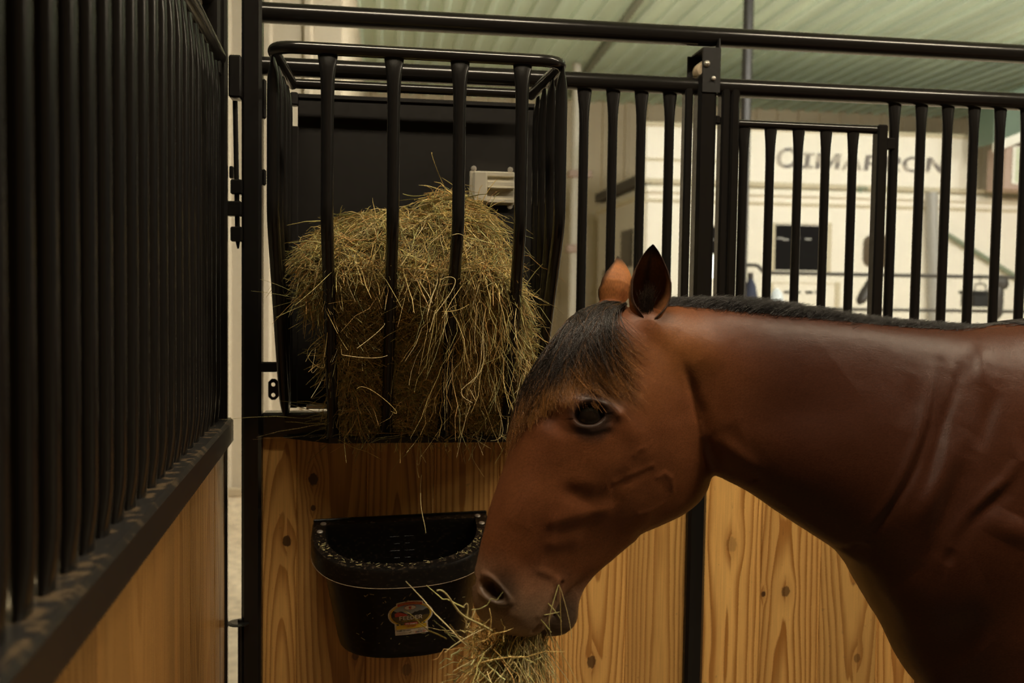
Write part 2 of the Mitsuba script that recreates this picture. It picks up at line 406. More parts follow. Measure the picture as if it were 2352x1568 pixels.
# middle post with roller bracket
t = thing('steel_post_001', 'black steel post behind the horse head, topped by a roller bracket', 'post')
part(t, 'tube', box((0.797, -0.03, 0.0), (0.846, 0.02, 2.14), 0.008), 'black_paint')
bx0, bx1, bz0, bz1 = P(1604, 150)[0], P(1645, 150)[0], P(1620, 205)[2], P(1620, 116)[2]
part(t, 'bracket', join(box((bx0, -0.034, bz0 - 0.015), (bx1, -0.028, bz1), 0.001), box((bx0 - 0.012, 0.05, bz0), (bx1 - 0.01, 0.056, bz1 - 0.004), 0.001),
                        box((bx0, -0.03, bz1 - 0.006), (bx1, 0.056, bz1), 0.001), box((bx1 - 0.005, -0.03, bz0 + 0.01), (bx1, -0.005, Z_TOP - 0.01), 0.001)), 'black_matte')
bc = P(1624, 146, -0.036)
part(t, 'bolt', disk(bc, (0, -1, 0), 0.0085, 0.010, 20, 0.004), 'bolt_zinc', smooth=50, label='round zinc bolt head')
part(t, 'bolt', disk(P(1639, 180, -0.036), (0, -1, 0), 0.006, 0.008, 16, 0.002), 'bolt_zinc', smooth=50)
mat('nylon', base_color=rgb(0.62, 0.50, 0.34), roughness=0.5)
part(t, 'roller', disk((0.5 * (bx0 + bx1), 0.03, P(1620, 156)[2]), (0, -1, 0), 0.023, 0.05, 28, 0.005), 'nylon', smooth=40, label='cream nylon roller')

# right bay
t = thing('stall_front_panel_001', 'barred stall front with a small swing window, beyond the horse neck', 'stall panel')
part(t, 'rail', rod((0.84, 0, Z_RAIL), (3.3, 0, Z_RAIL), 0.0235, 24), 'black_paint', smooth=40)
for a, b in ((1647, 1667), (1669, 1689)):
    part(t, 'stile', box((P(a, 420)[0], -0.022, 1.2), (P(b, 420)[0], 0.014, Z_RAIL), 0.005), 'black_paint')
part(t, 'weld_tab', box((P(1636, 282)[0], -0.02, P(1640, 288)[2]), (P(1650, 282)[0], 0.0, P(1640, 268)[2]), 0.004), 'black_paint')
part(t, 'sill', box((0.85, -0.036, Z_SILL0), (3.3, 0.02, Z_SILL1), 0.006), 'black_paint')
zw = P(1850, 292)[2]
w = part(t, 'window', join(rod((P(1688, 290)[0], -0.004, zw), (P(2016, 300)[0], -0.004, zw), 0.0115, 16)), 'black_paint', smooth=40)
for px in (1705, 1766, 1830, 1893, 1955):
    x = P(px, 400)[0]
    part(w, 'bar', bar_mesh((x, -0.004, Z_SILL1), (x, -0.004, zw - 0.009), 0.0115), 'black_paint', smooth=40)
x = P(2017, 400)[0]
part(w, 'stile', box((x - 0.0145, -0.02, Z_SILL1), (x + 0.0145, 0.012, zw + 0.012), 0.004), 'black_paint')
part(w, 'latch_tab', box((x + 0.010, -0.014, P(2040, 345)[2]), (P(2052, 330)[0], 0.002, P(2040, 318)[2]), 0.003), 'black_paint')
x0 = P(2050, 400)[0]
for k in range(24):
    x = x0 + 0.0765 * k
    if x > 3.25: break
    part(t, 'bar', bar_mesh((x, 0, Z_SILL1), (x, 0, Z_RAIL - 0.021), 0.0125), 'black_paint', smooth=40)
for k in range(15):
    a = 0.838 + 0.1675 * k
    m, uv = plank(a, a + 0.1675, 0.05, Z_SILL0 - 0.0005, k + 1, y0=-0.012 - 0.001 * (k % 2))
    part(t, 'plank', m, 'pine_right', uv=uv)
part(t, 'kick_rail', box((0.85, -0.02, 0.0), (3.3, 0.025, 0.05), 0.004), 'black_paint')

# divider on the left: rails, stile, sill, planks, bars
t = thing('stall_divider', 'tall stall divider of close black bars above pine boards, along the left of the stall', 'stall panel')
GL = 2.05
part(t, 'stile', gbox((0.0, 0.0, 0.02), (0.03, 0.045, 2.30), 0.006), 'black_paint')
part(t, 'stile', gbox((0.035, 0.01, 2.06), (0.075, 0.05, 2.30), 0.006), 'black_paint')
part(t, 'rail', tube([gframe([[0.015, 0.024, 2.11]])[0], gframe([[GL, 0.024, 2.11]])[0]], 0.0225, n=24), 'black_paint', smooth=40)
part(t, 'rail', tube([gframe([[0.015, 0.044, 2.235]])[0], gframe([[GL, 0.044, 2.235]])[0]], 0.0225, n=24), 'black_paint', smooth=40)
mat('dusty_paint', base_color=proc(lambda p, n, uv: mix((0.012, 0.011, 0.0105), (0.30, 0.20, 0.10), smoothstep(0.5, 0.75, fbm(p.x * 60, p.y * 60, p.z * 60)) * smoothstep(0.5, 0.9, n.z) * 0.22)), roughness=0.34, specular=0.5)
part(t, 'sill', gbox((0.0, -0.012, Z_SILL0 - 0.01), (GL, 0.048, 1.268), 0.007), 'dusty_paint')
for k in range(1, 27):
    c = gframe([[0.0735 * k, 0.022, 0]])[0]
    part(t, 'bar', bar_mesh(c + [0, 0, 1.267], c + [0, 0, 2.092], 0.0135, axis=tuple(gd)), 'black_paint', smooth=40)
for k in range(12):
    a = 0.03 + 0.1675 * k
    m, uv = plank(a, a + 0.1675, 0.05, Z_SILL0 - 0.012, k + 1, y0=0.006 + 0.001 * (k % 2), y1=0.035, frame=gframe)
    m.fix_normals()
    part(t, 'plank', m, 'pine_gate', uv=uv)
pb = P(545, 485, -0.03)
part(t, 'hinge_eye', box((P(520, 480, -0.045)[0], -0.05, P(540, 497, -0.03)[2]), (P(557, 480, -0.03)[0], -0.015, P(540, 463, -0.03)[2]), 0.003), 'black_paint')
part(t, 'hinge_pin', tube([P(540, 232, -0.03), P(543, 400, -0.03), P(546, 552, -0.03), P(547, 571, -0.03)], [0.0058, 0.0058, 0.0058, 0.002], n=12), 'black_paint', smooth=40)
part(t, 'bracket', box((P(527, 400, -0.035)[0], -0.04, P(527, 410, -0.03)[2]), (P(536, 400, -0.035)[0], -0.02, P(527, 382, -0.03)[2]), 0.002), 'black_paint')

# ------------------------------------------------------------------ hay rack
t = thing('hay_rack', 'black tubular corner hay rack mounted on the stall front and filled with hay', 'hay rack')
RX0, RX1, RYF, RYB, RZ = -0.218, 0.369, -0.44, -0.045, 2.05
rr = 0.0125
part(t, 'top_frame', tube(round_path([(RX0 + 0.006, RYB, RZ + 0.012), (RX0, RYF, RZ), (RX1, RYF, RZ - 0.002), (RX1 - 0.006, RYB, RZ + 0.012)], 0.055, 9), rr, n=18), 'black_paint', smooth=40)
part(t, 'back_rail', rod((RX0, RYB, RZ + 0.014), (RX1, RYB, RZ + 0.014), 0.0115, 18), 'black_paint', smooth=40)
ZB = 1.234


def rack_bar(x, ytop, ybend, zbend, xb, yb, zb, r=0.0128, axis=(0, 1, 0)):
    """Upright from the frame, then bent back to the foot at the sill; both ends pressed flat."""
    p = densify(round_path([(x, ytop, RZ - 0.008), (x, ybend, zbend), (xb, yb, zb)], 0.12, 9), 0.045)
    s = np.r_[0, np.cumsum(np.linalg.norm(np.diff(p, axis=0), axis=1))]
    L = s[-1]
    extra = np.array([0, 0.006, 0.014, 0.022, 0.032, 0.045, 0.06, 0.08, L - 0.08, L - 0.05, L - 0.03, L - 0.014, L])
    s2 = np.unique(np.r_[extra, s[(s > 0.09) & (s < L - 0.09)]])
    p2 = np.stack([np.interp(s2, s, p[:, k]) for k in range(3)], 1)
    fl = np.exp(-(s2 / 0.036) ** 1.4) + 0.8 * np.exp(-((L - s2) / 0.035) ** 1.4)
    f2 = np.exp(-(s2 / 0.024) ** 1.5) + 0.8 * np.exp(-((L - s2) / 0.03) ** 1.4)
    return tube(p2, r * (1 + 0.58 * fl), r * (1 - 0.74 * f2), n=20, up=axis)


for px, pb_ in ((752, 766), (904, 887), (1055, 1017), (1198, 1163)):
    x = P(px, 300, RYF)[0]; xb = P(pb_, 990, -0.12)[0]
    part(t, 'bar', rack_bar(x, RYF, RYF, 1.71, xb, -0.115, ZB - 0.012), 'black_paint', smooth=40)
for sx, x, xb, ym in ((-1, RX0, P(655, 945, -0.09)[0], RYF + 0.05), (1, RX1, P(1232, 960, -0.1)[0], RYF + 0.03)):
    part(t, 'bar', rack_bar(x, ym, ym, 1.72, xb, -0.085, ZB + 0.045, axis=(1, 0, 0)), 'black_paint', smooth=40)
    for yy in (-0.30, -0.20, -0.115):
        f_ = (yy - RYB) / (RYF - RYB)
        part(t, 'bar', rack_bar(x - sx * 0.001, yy, yy, 1.70, x + (xb - x) * 0.8, yy * 0.22 - 0.02, ZB + 0.045, 0.0118, axis=(1, 0, 0)), 'black_paint', smooth=40)
# tray under the bars
tr = trimesh.convex.convex_hull(np.array([(x, y, z) for x, y in ((-0.232, -0.036), (-0.12, -0.125), (0.345, -0.125), (0.40, -0.036)) for z in (Z_SILL0 - 0.001, Z_SILL0 + 0.006)]))
part(t, 'tray', join(tr, box((-0.12, -0.127, Z_SILL0 - 0.001), (0.345, -0.123, Z_SILL0 + 0.014), 0.001)), 'dusty_paint')
part(t, 'back_rod', rod((RX0 + 0.04, -0.03, 1.29), (RX1 - 0.06, -0.03, 1.29), 0.0055, 12), 'bolt_zinc', smooth=40)
tab = m3.CrossSection([[(P(617, 893)[0], P(617, 917)[2]), (P(641, 893)[0], P(617, 917)[2]), (P(641, 893)[0], P(617, 869)[2]), (P(617, 893)[0], P(617, 869)[2])]]).offset(-0.008, m3.JoinType.Round).offset(0.008, m3.JoinType.Round)
for py in (882, 906):
    tab = tab - m3.CrossSection.circle(0.0052, 24).translate(list(P(628.5, py)[[0, 2]]))
mm = m3.Manifold.extrude(tab, 0.006).to_mesh()
vv = np.array(mm.vert_properties[:, :3])
part(t, 'hinge_tab', trimesh.Trimesh(np.c_[vv[:, 0], vv[:, 2] - 0.01, vv[:, 1]], np.array(mm.tri_verts)[:, ::-1], process=False), 'black_paint')
part(t, 'mount_tab', box((XP + 0.02, -0.03, P(620, 852)[2]), (P(640, 840)[0], -0.018, P(620, 829)[2]), 0.003), 'black_paint')

# ------------------------------------------------------------------ feeder bucket
t = thing('feed_bucket', 'black half-round plastic feed bucket hanging on the pine boards beside the horse muzzle', 'bucket')
BW, BD, BH = 0.217, 0.262, 0.272
tilt = math.radians(2.0)
BC = np.array([0.054, -0.016, 1.013])          # middle of the back rim


def bworld(v):
    v = np.asarray(v, float)
    c, s = math.cos(tilt), math.sin(tilt)
    v = v - np.array([0, 0, 1.0]) * (v[..., 1] * np.clip(0.22 + 0.11 * v[..., 2] / BH, 0.1, 0.24))[..., None]      # the rim falls toward the front
    return np.stack([BC[0] + v[..., 0] * c - v[..., 2] * s, BC[1] - v[..., 1], BC[2] + v[..., 0] * s + v[..., 2] * c], -1)


def half_outline(w, d, n=40, r=0.03):
    """D-shaped outline from the back left corner round the front to the back right corner (x, depth)."""
    a = np.linspace(np.pi, 0, n)
    e = 0.80
    x = w * np.sign(np.cos(a)) * abs(np.cos(a)) ** e; y = 0.055 + (d - 0.055) * abs(np.sin(a)) ** 0.9
    return np.vstack([[(-w, 0.0)], np.c_[x, y], [(w, 0.0)]])


def wall_mesh(loops, closed_back=True):
    """Surface through D-shaped loops (each n x 3)."""
    n = len(loops[0]); v = np.vstack(loops); f = []
    m = n if closed_back else n - 1
    for k in range(len(loops) - 1):
        for j in range(m):
            a, b = k * n + j, k * n + (j + 1) % n
            f += [(a, b, b + n), (a, b + n, a + n)]
    return v, f


def loop(w, d, z, inset=0.0):
    o = half_outline(w, d)
    y = np.maximum(o[:, 1], inset)
    return np.c_[o[:, 0], y, np.full(len(o), z)]


lo = [loop(0.148, 0.170, -BH + 0.012), loop(0.158, 0.183, -BH + 0.004), loop(0.162, 0.19, -BH + 0.02), loop(0.186, 0.222, -0.10), loop(0.193, 0.231, -0.045), loop(0.197, 0.233, -0.046), loop(0.2, 0.240, -0.047),
      loop(BW, BD, -0.046), loop(BW + 0.001, BD + 0.001, -0.040), loop(BW, BD, -0.010), loop(BW - 0.004, BD - 0.003, -0.002), loop(BW - 0.012, BD - 0.010, 0.0), loop(BW - 0.034, BD - 0.028, 0.0, 0.030), loop(BW - 0.037, BD - 0.031, -0.006, 0.032),
      loop(0.178, 0.214, -0.05, 0.033), loop(0.152, 0.18, -BH + 0.03, 0.03), loop(0.140, 0.165, -BH + 0.022, 0.028)]
v, f = wall_mesh(lo)
n = len(lo[0])
c0, c1 = len(v), len(v) + 1
v = np.vstack([v, [[0, 0.08, -BH + 0.012], [0, 0.09, -BH + 0.022]]])
for j in range(n):
    f += [(c0, (j + 1) % n, j), (c1, (len(lo) - 1) * n + j, (len(lo) - 1) * n + (j + 1) % n)]
bm = trimesh.Trimesh(bworld(v), f, process=False); bm.fix_normals()
part(t, 'shell', bm, 'rubber_black', smooth=32)
part(t, 'back_plate', (lambda m: (m.fix_normals(), m)[1])(trimesh.Trimesh(bworld(box((-BW + 0.002, -0.001, -BH * 0.25), (BW - 0.002, 0.005, 0.004), 0.002).vertices), box((-BW + 0.002, -0.001, -BH * 0.25), (BW - 0.002, 0.005, 0.004), 0.002).faces, process=False)), 'rubber_black')
mat('dust', base_color=proc(lambda p, n, uv: mix((0.03, 0.024, 0.018), (0.28, 0.20, 0.11), fbm(p.x * 45, p.y * 45, p.z * 45))), roughness=0.7)
eo = half_outline(BW + 0.0012, BD + 0.0012, 60)[1:-1]
part(t, 'rim_edge', tube(bworld(np.c_[eo, np.full(len(eo), -0.0465)]), 0.0009, n=8), 'dust', smooth=True, label='dusty lower edge of the rim')
for k in range(11):
    for s in (-1, 1):
        wd = 0.014 if k % 2 else 0.024
        b = box((0.006 if s > 0 else -0.006 - wd, 0.028, -0.035 - 0.018 * k), (0.006 + wd if s > 0 else -0.006, 0.0335, -0.0365 - 0.018 * k), 0.0004)
        part(t, 'scale_mark', trimesh.Trimesh(bworld(b.vertices), b.faces[:, ::-1], process=False), 'rubber_black')
for dx, dy in ((-0.190, 0.022), (-0.196, 0.062), (0.190, 0.022), (0.196, 0.062)):
    m = trimesh.creation.icosphere(2, 1.0); m.apply_scale([0.0075, 0.0075, 0.003])
    part(t, 'rivet', trimesh.Trimesh(bworld(m.vertices + [dx, dy, 0.001]), m.faces[:, ::-1], process=False), 'bolt_zinc', smooth=True)


# sticker on the front of the bucket
from shapely.geometry import Polygon, Point, box as sbox
from shapely import affinity
mat('sticker_white', base_color=rgb(0.62, 0.56, 0.46), roughness=0.5)
mat('sticker_yellow', base_color=rgb(0.62, 0.42, 0.03), roughness=0.5)
mat('sticker_red', base_color=rgb(0.42, 0.045, 0.025), roughness=0.5)
mat('sticker_sky', base_color=proc(lambda p, n, uv: mix((0.30, 0.34, 0.36), (0.05, 0.13, 0.24), smoothstep(0.845, 0.872, p.z))), roughness=0.5)
mat('sticker_field', base_color=rgb(0.10, 0.066, 0.012), roughness=0.5)
mat('sticker_dark', base_color=rgb(0.018, 0.017, 0.012), roughness=0.5)
mat('steel_line', base_color=rgb(0.25, 0.22, 0.18), roughness=0.5)
mat('sticker_blue', base_color=rgb(0.03, 0.05, 0.16), roughness=0.5)
BZ = np.array([-BH + 0.004, -BH + 0.02, -0.10, -0.045]); BWz = np.array([0.158, 0.162, 0.186, 0.193]); BDz = np.array([0.183, 0.19, 0.222, 0.231])
SC = np.array([0.0125, -0.143])                     # the sticker's middle on the bucket wall


def on_bucket(xy, lift):
    """Sticker plane (metres, middle of the oval at 0) -> world, wrapped on the wall."""
    a = math.radians(2.2)
    x = SC[0] + xy[:, 0] * math.cos(a) - xy[:, 1] * math.sin(a); z = SC[1] + xy[:, 0] * math.sin(a) + xy[:, 1] * math.cos(a)
    w, d = np.interp(z, BZ, BWz), np.interp(z, BZ, BDz)
    c = np.clip(abs(x) / w, 0, 1) ** 1.25
    y = 0.055 + (d - 0.055) * np.sqrt(1 - c * c) ** 0.9
    return bworld(np.stack([x, y + lift, z], -1))


def decal(shape, level, bsdf, name='print', label=None, parent=None):
    """A printed patch: level layers of paper above the wall."""
    gs = getattr(shape, 'geoms', [shape]) if not isinstance(shape, trimesh.Trimesh) else None
    m = shape if gs is None else join(*[trimesh.creation.extrude_polygon(g, 0.0002, engine='earcut') for g in gs])
    v, f = trimesh.remesh.subdivide_to_size(np.array(m.vertices), m.faces, 0.008)
    m = trimesh.Trimesh(on_bucket(v[:, :2], 0.0006 + 0.00035 * level + v[:, 2]), f[:, ::-1], process=False)
    return part(parent or STICKER, name, m, bsdf, label=label)


def word(text, h, x, y, w=None, bold=True):
    m = meshkit.text_mesh(text, h, 0.0002, bold=bold); v = np.array(m.vertices)
    v[:, 0] -= v[:, 0].min()
    if w: v[:, 0] *= w / v[:, 0].max()
    v[:, 0] += x - v[:, 0].max() / 2; v[:, 1] += y - h / 2
    return trimesh.Trimesh(v, m.faces, process=False)


oval = affinity.scale(Point(0, 0).buffer(1, 40), 0.0515, 0.036)
banner = Polygon([(x, 0.0325 + 0.004 * math.cos(x * 55)) for x in np.linspace(-0.028, 0.028, 15)] + [(x, 0.0255 + 0.004 * math.cos(x * 55)) for x in np.linspace(0.028, -0.028, 15)])
low = sbox(-0.038, -0.057, 0.038, -0.022)
cut = sbox(-0.06, -0.029, 0.06, 0.06)
STICKER = part(t, 'sticker', (lambda m: trimesh.Trimesh(on_bucket(m[0][:, :2], 0.0004 + m[0][:, 2]), m[1][:, ::-1], process=False))(
    trimesh.remesh.subdivide_to_size(*(lambda e: (np.array(e.vertices), e.faces))(trimesh.creation.extrude_polygon(oval.intersection(cut).union(low).union(banner.buffer(0.003)), 0.0003, engine='earcut')), 0.008)), 'sticker_white', label='oval product sticker reading FEEDER')
inner = affinity.scale(oval, 0.86, 0.83)
decal(affinity.scale(oval, 0.935, 0.925).intersection(cut), 1, 'sticker_yellow', label='yellow rim')
decal(inner.intersection(sbox(-0.06, -0.002, 0.06, 0.05)), 2, 'sticker_sky')
decal(inner.intersection(sbox(-0.06, -0.028, 0.06, -0.002)), 2, 'sticker_field')
hill = Polygon([(-0.05, -0.004), (-0.05, 0.013), (-0.038, 0.015), (-0.03, 0.009), (-0.02, 0.012), (-0.008, 0.002), (0.004, 0.003), (0.01, 0.008), (0.015, 0.007), (0.021, 0.010), (0.028, 0.009), (0.036, 0.013), (0.05, 0.013), (0.05, -0.004)])
decal(hill.intersection(inner), 3, 'sticker_dark')
decal(Polygon([(-0.036, -0.003), (-0.036, 0.006), (-0.029, 0.0105), (-0.022, 0.009), (-0.008, 0.002), (-0.008, -0.003)]).intersection(inner), 4, 'sticker_red', label='red barn')
decal(banner, 3, 'sticker_red', label='red banner')
decal(word('Professional Farm Grade', 0.0030, 0, 0.0325, 0.046, False), 5, 'sticker_yellow')
emb = affinity.translate(affinity.scale(Point(0, 0).buffer(1, 24), 0.0135, 0.0066), 0, 0.0215)
decal(emb, 5, 'sticker_red'); decal(affinity.scale(emb, 0.92, 0.88), 6, 'sticker_white', label='white oval emblem')
decal(Polygon([(-0.0030, 0.0250), (0.0030, 0.0250), (0.0032, 0.0205), (0.0018, 0.0205), (0.0024, 0.0168), (0.0010, 0.0168), (0.0, 0.0195), (-0.0012, 0.0168), (-0.0026, 0.0168), (-0.0016, 0.0205), (-0.0032, 0.0205)]), 7, 'sticker_red')
decal(word('FEEDER', 0.0105, 0.0, -0.0075, 0.052), 6, 'sticker_white', 'lettering')
decal(word('MANGEOIRE / COMEDERO', 0.0026, 0.0, -0.0165, 0.042, False), 4, 'sticker_yellow', 'lettering')
decal(sbox(-0.015, -0.0285, 0.015, -0.0215), 5, 'sticker_red'); decal(word('20 Quart', 0.0046, 0, -0.025, 0.026), 6, 'sticker_white', 'lettering')
for x in (-0.030, -0.021, 0.021, 0.030): decal(sbox(x - 0.003, -0.0275, x + 0.002, -0.0245), 5, 'sticker_dark')
decal(sbox(-0.035, -0.0395, 0.035, -0.029), 2, 'sticker_yellow'); decal(word('18.9 Liters', 0.0034, 0, -0.033, 0.021), 4, 'sticker_red', 'lettering')
decal(word('Impact Resistant', 0.0032, -0.018, -0.0445, 0.032), 4, 'sticker_dark', 'lettering')
decal(word('MADE IN', 0.0032, 0.0175, -0.0515, 0.012), 4, 'sticker_blue', 'lettering'); decal(word('USA', 0.0032, 0.0295, -0.0515, 0.008), 4, 'sticker_red', 'lettering')
decal(sbox(0.0085, -0.053, 0.0105, -0.05), 4, 'sticker_red')
for k, (x, w) in enumerate(((0.024, 0.020), (0.0215, 0.025), (0.024, 0.020))):
    decal(sbox(x - w / 2, -0.0425 - 0.0024 * k, x + w / 2, -0.0419 - 0.0024 * k), 4, 'steel_line')
for k in range(2): decal(sbox(-0.034, -0.0495 - 0.003 * k, -0.012 + 0.004 * k, -0.0488 - 0.003 * k), 4, 'steel_line')

# chaff on the rim and the wall of the bucket
gc = np.random.default_rng(77)
cv, cf = [], []
ho = half_outline(BW - 0.012, BD - 0.010, 200)
for k in range(150):
    L, w = gc.uniform(0.003, 0.011), gc.uniform(0.0005, 0.0013)
    a = gc.uniform(0, np.pi); u, n_ = np.array([math.cos(a), math.sin(a)]), np.array([-math.sin(a), math.cos(a)])
    quad = np.array([u * L / 2 + n_ * w, u * L / 2 - n_ * w, -u * L / 2 - n_ * w, -u * L / 2 + n_ * w])
    if k < 95:
        c = ho[gc.integers(10, 190)] * gc.uniform(0.92, 1.0)
        q = bworld(np.c_[c + quad, 0.0008 + 0.0006 * np.array([1, 1, 0, 0])])
    else:
        q = on_bucket(quad + [gc.uniform(-0.13, 0.13), gc.uniform(-0.09, 0.085)], 0.0012)
    cv.append(q); cf += [[4 * k, 4 * k + 1, 4 * k + 2], [4 * k, 4 * k + 2, 4 * k + 3]]
mat('chaff', base_color=proc(lambda p, n, uv: mix((0.26, 0.2, 0.09), (0.10, 0.11, 0.055), noise(p.x * 90, p.y * 90, p.z * 90))), roughness=0.6)
solo('hay_chaff', 'small flecks of hay chaff scattered over the rim and wall of the feed bucket', 'hay', trimesh.Trimesh(np.vstack(cv), cf, process=False), 'chaff', kind='stuff')
# ------------------------------------------------------------------ horse: body as one surface
YB = -0.75                                                      # the middle plane of neck and trunk
ALPHA = math.radians(23)
H0 = P(1480, 700, YB)
HF = np.array([-math.cos(ALPHA), -math.sin(ALPHA), 0])          # where the head faces
HL = np.array([-math.sin(ALPHA), math.cos(ALPHA), 0])           # from its near to its far side


def PH(px, py):
    d = ray(px, py)
    return EYE + d * (((H0 - EYE) @ HL) / (d @ HL))


def PHo(px, py, off):
    """As PH on a plane moved off metres toward the far side."""
    d = ray(px, py)
    return EYE + d * (((H0 - EYE) @ HL + off) / (d @ HL))


def PS(px, py):
    """A point of the near side of the face."""
    return PHo(px, py, -np.interp(py, [700, 900, 1100, 1200, 1300, 1450], [0.07, 0.088, 0.088, 0.07, 0.05, 0.045]))


def PB(px, py):
    return P(px, py, YB)


class Loft:
    """A body mass through stations (front point, back point, half-width, power, asymmetry): ellipse-like sections across the middle plane."""

    def __init__(self, st, lateral):
        self.n = len(st)
        A = np.array([np.r_[s[0], s[1], s[2:]] for s in st], float)
        self.sp = CubicSpline(np.arange(self.n), A, axis=0, bc_type='natural') if self.n > 3 else PchipInterpolator(np.arange(self.n), A, axis=0)
        self.lat = np.asarray(lateral, float)

    def point(self, t, th):
        """th = 0 front, positive toward the near side."""
        a = self.sp(t)
        F, B, W, p, k = a[..., 0:3], a[..., 3:6], a[..., 6:7], a[..., 7:8], a[..., 8:9]
        c, s = np.cos(th)[..., None], np.sin(th)[..., None]
        cc, ss = np.sign(c) * abs(c) ** (2 / p), np.sign(s) * abs(s) ** (2 / p)
        return (F + B) / 2 + (F - B) / 2 * cc - self.lat * W * ss * (1 + k * cc)

    def samples(self, step=0.005):
        A = self.sp(np.linspace(0, self.n - 1, 60))
        L = np.linalg.norm(np.diff((A[:, 0:3] + A[:, 3:6]) / 2, axis=0), axis=1).sum() * 1.3
        m = int(L / step) + 8
        n = int(np.pi * (np.linalg.norm((A[:, 0:3] - A[:, 3:6]) / 2, axis=1).max() + A[:, 6].max()) / step) + 12
        t = np.linspace(0, self.n - 1, m); th = np.arange(n) * 2 * np.pi / n
        tt, hh = np.meshgrid(t, th, indexing='ij')
        v = self.point(tt, hh)
        du = np.gradient(v, axis=0); dv = np.roll(v, -1, 1) - np.roll(v, 1, 1)
        nn = np.cross(du, dv); nn /= np.linalg.norm(nn, axis=-1, keepdims=True) + 1e-12
        ctr = v.mean(1, keepdims=True)
        sgn = np.sign(((v - ctr) * nn).sum(-1).mean()); nn *= sgn
        pts, nrm = [v.reshape(-1, 3)], [nn.reshape(-1, 3)]
        for e, o in ((0, -1), (-1, 1)):                          # flat caps
            c = v[e].mean(0); ax = v[e].mean(0) - v[1 if e == 0 else -2].mean(0); ax /= np.linalg.norm(ax)
            for r in np.linspace(0.0, 0.96, 9):
                pts.append(c + (v[e] - c) * r); nrm.append(np.repeat(ax[None], n, 0))
        return np.vstack(pts), np.vstack(nrm)


class Mass:
    def __init__(self, pts, nrm):
        self.p, self.n, self.tree = pts, nrm, cKDTree(pts)
        self.lo, self.hi = pts.min(0), pts.max(0)

    def __call__(self, q):
        out = np.full(len(q), 0.5)
        far = np.maximum(np.maximum(self.lo - q, q - self.hi), 0)
        fd = np.linalg.norm(far, axis=1)
        near = fd < 0.12
        out[~near] = fd[~near]
        if near.any():
            q = q[near]
            d, i = self.tree.query(q, workers=-1)
            pl = ((q - self.p[i]) * self.n[i]).sum(1)
            deep = (d > 0.012) & (pl < 0)
            if deep.any():                                       # beyond an edge one of the neighbouring faces looks this way
                _, j = self.tree.query(q[deep], k=16, workers=-1)
                pl[deep] = np.where((((q[deep][:, None] - self.p[j]) * self.n[j]).sum(2) > 0.004).any(1), d[deep], -d[deep])
            out[near] = np.where(d < 0.012, pl, np.where(pl < 0, -d, d))
        return out


def capsules(chain, squash=None):
    """Distance to a chain of round cones [(point, radius), ...]."""
    def fn(q):
        out = np.full(len(q), 9.0)
        for (a, ra), (b, rb) in zip(chain, chain[1:]):
            a, b = np.asarray(a, float), np.asarray(b, float)
            ab = b - a
            t = np.clip(((q - a) @ ab) / (ab @ ab), 0, 1)
            out = np.minimum(out, np.linalg.norm(q - a - t[:, None] * ab, axis=1) - (ra + (rb - ra) * t))
        return out
    return fn


def ellipsoid(c, r, R=None):
    c, r = np.asarray(c, float), np.asarray(r, float)
    def fn(q):
        d = q - c
        if R is not None: d = d @ R.T
        k = np.linalg.norm(d / r, axis=1)
        return (k - 1) * np.minimum(r.min(), 1) * np.where(k < 1, 1, 1.0) if False else k * (k - 1) / np.maximum(np.linalg.norm(d / r ** 2, axis=1), 1e-6)
    return fn


def smin(a, b, k):
    h = np.clip(0.5 + 0.5 * (b - a) / k, 0, 1)
    return b + (a - b) * h - k * h * (1 - h)


HEAD = Loft([
    (PH(1418, 700), PH(1530, 742), 0.048, 2.1, 0.0),
    (PH(1350, 738), PH(1572, 815), 0.074, 2.2, -0.05),
    (PH(1290, 815), PH(1600, 918), 0.088, 2.3, -0.05),
    (PH(1240, 898), PH(1611, 1010), 0.096, 2.4, -0.02),
    (PH(1207, 975), PH(1607, 1088), 0.095, 2.5, 0.0),
    (PH(1180, 1058), PH(1580, 1148), 0.088, 2.5, 0.02),
    (PH(1156, 1125), PH(1522, 1190), 0.076, 2.5, 0.08),
    (PH(1134, 1190), PH(1445, 1228), 0.063, 2.5, 0.12),
    (PH(1116, 1250), PH(1372, 1282), 0.055, 2.5, 0.10),
    (PH(1103, 1303), PH(1322, 1322), 0.053, 2.4, 0.0),
    (PH(1094, 1350), PH(1284, 1352), 0.055, 2.3, -0.05),
    (PH(1096, 1397), PH(1258, 1395), 0.053, 2.3, -0.08),
    (PH(1113, 1430), PH(1240, 1428), 0.046, 2.2, -0.1),
    (PH(1140, 1450), PH(1222, 1450), 0.030, 2.1, -0.1)], HL)
LIP = Loft([
    (PH(1300, 1215), PH(1440, 1235), 0.042, 2.2, 0.0),
    (PH(1285, 1290), PH(1365, 1305), 0.036, 2.2, 0.0),
    (PH(1276, 1335), PH(1330, 1345), 0.034, 2.2, 0.0),
    (PH(1258, 1375), PH(1317, 1380), 0.035, 2.2, 0.0),
    (PH(1240, 1412), PH(1316, 1408), 0.036, 2.2, 0.0),
    (PH(1228, 1438), PH(1306, 1434), 0.032, 2.1, 0.0),
    (PH(1236, 1457), PH(1288, 1453), 0.018, 2.0, 0.0)], HL)
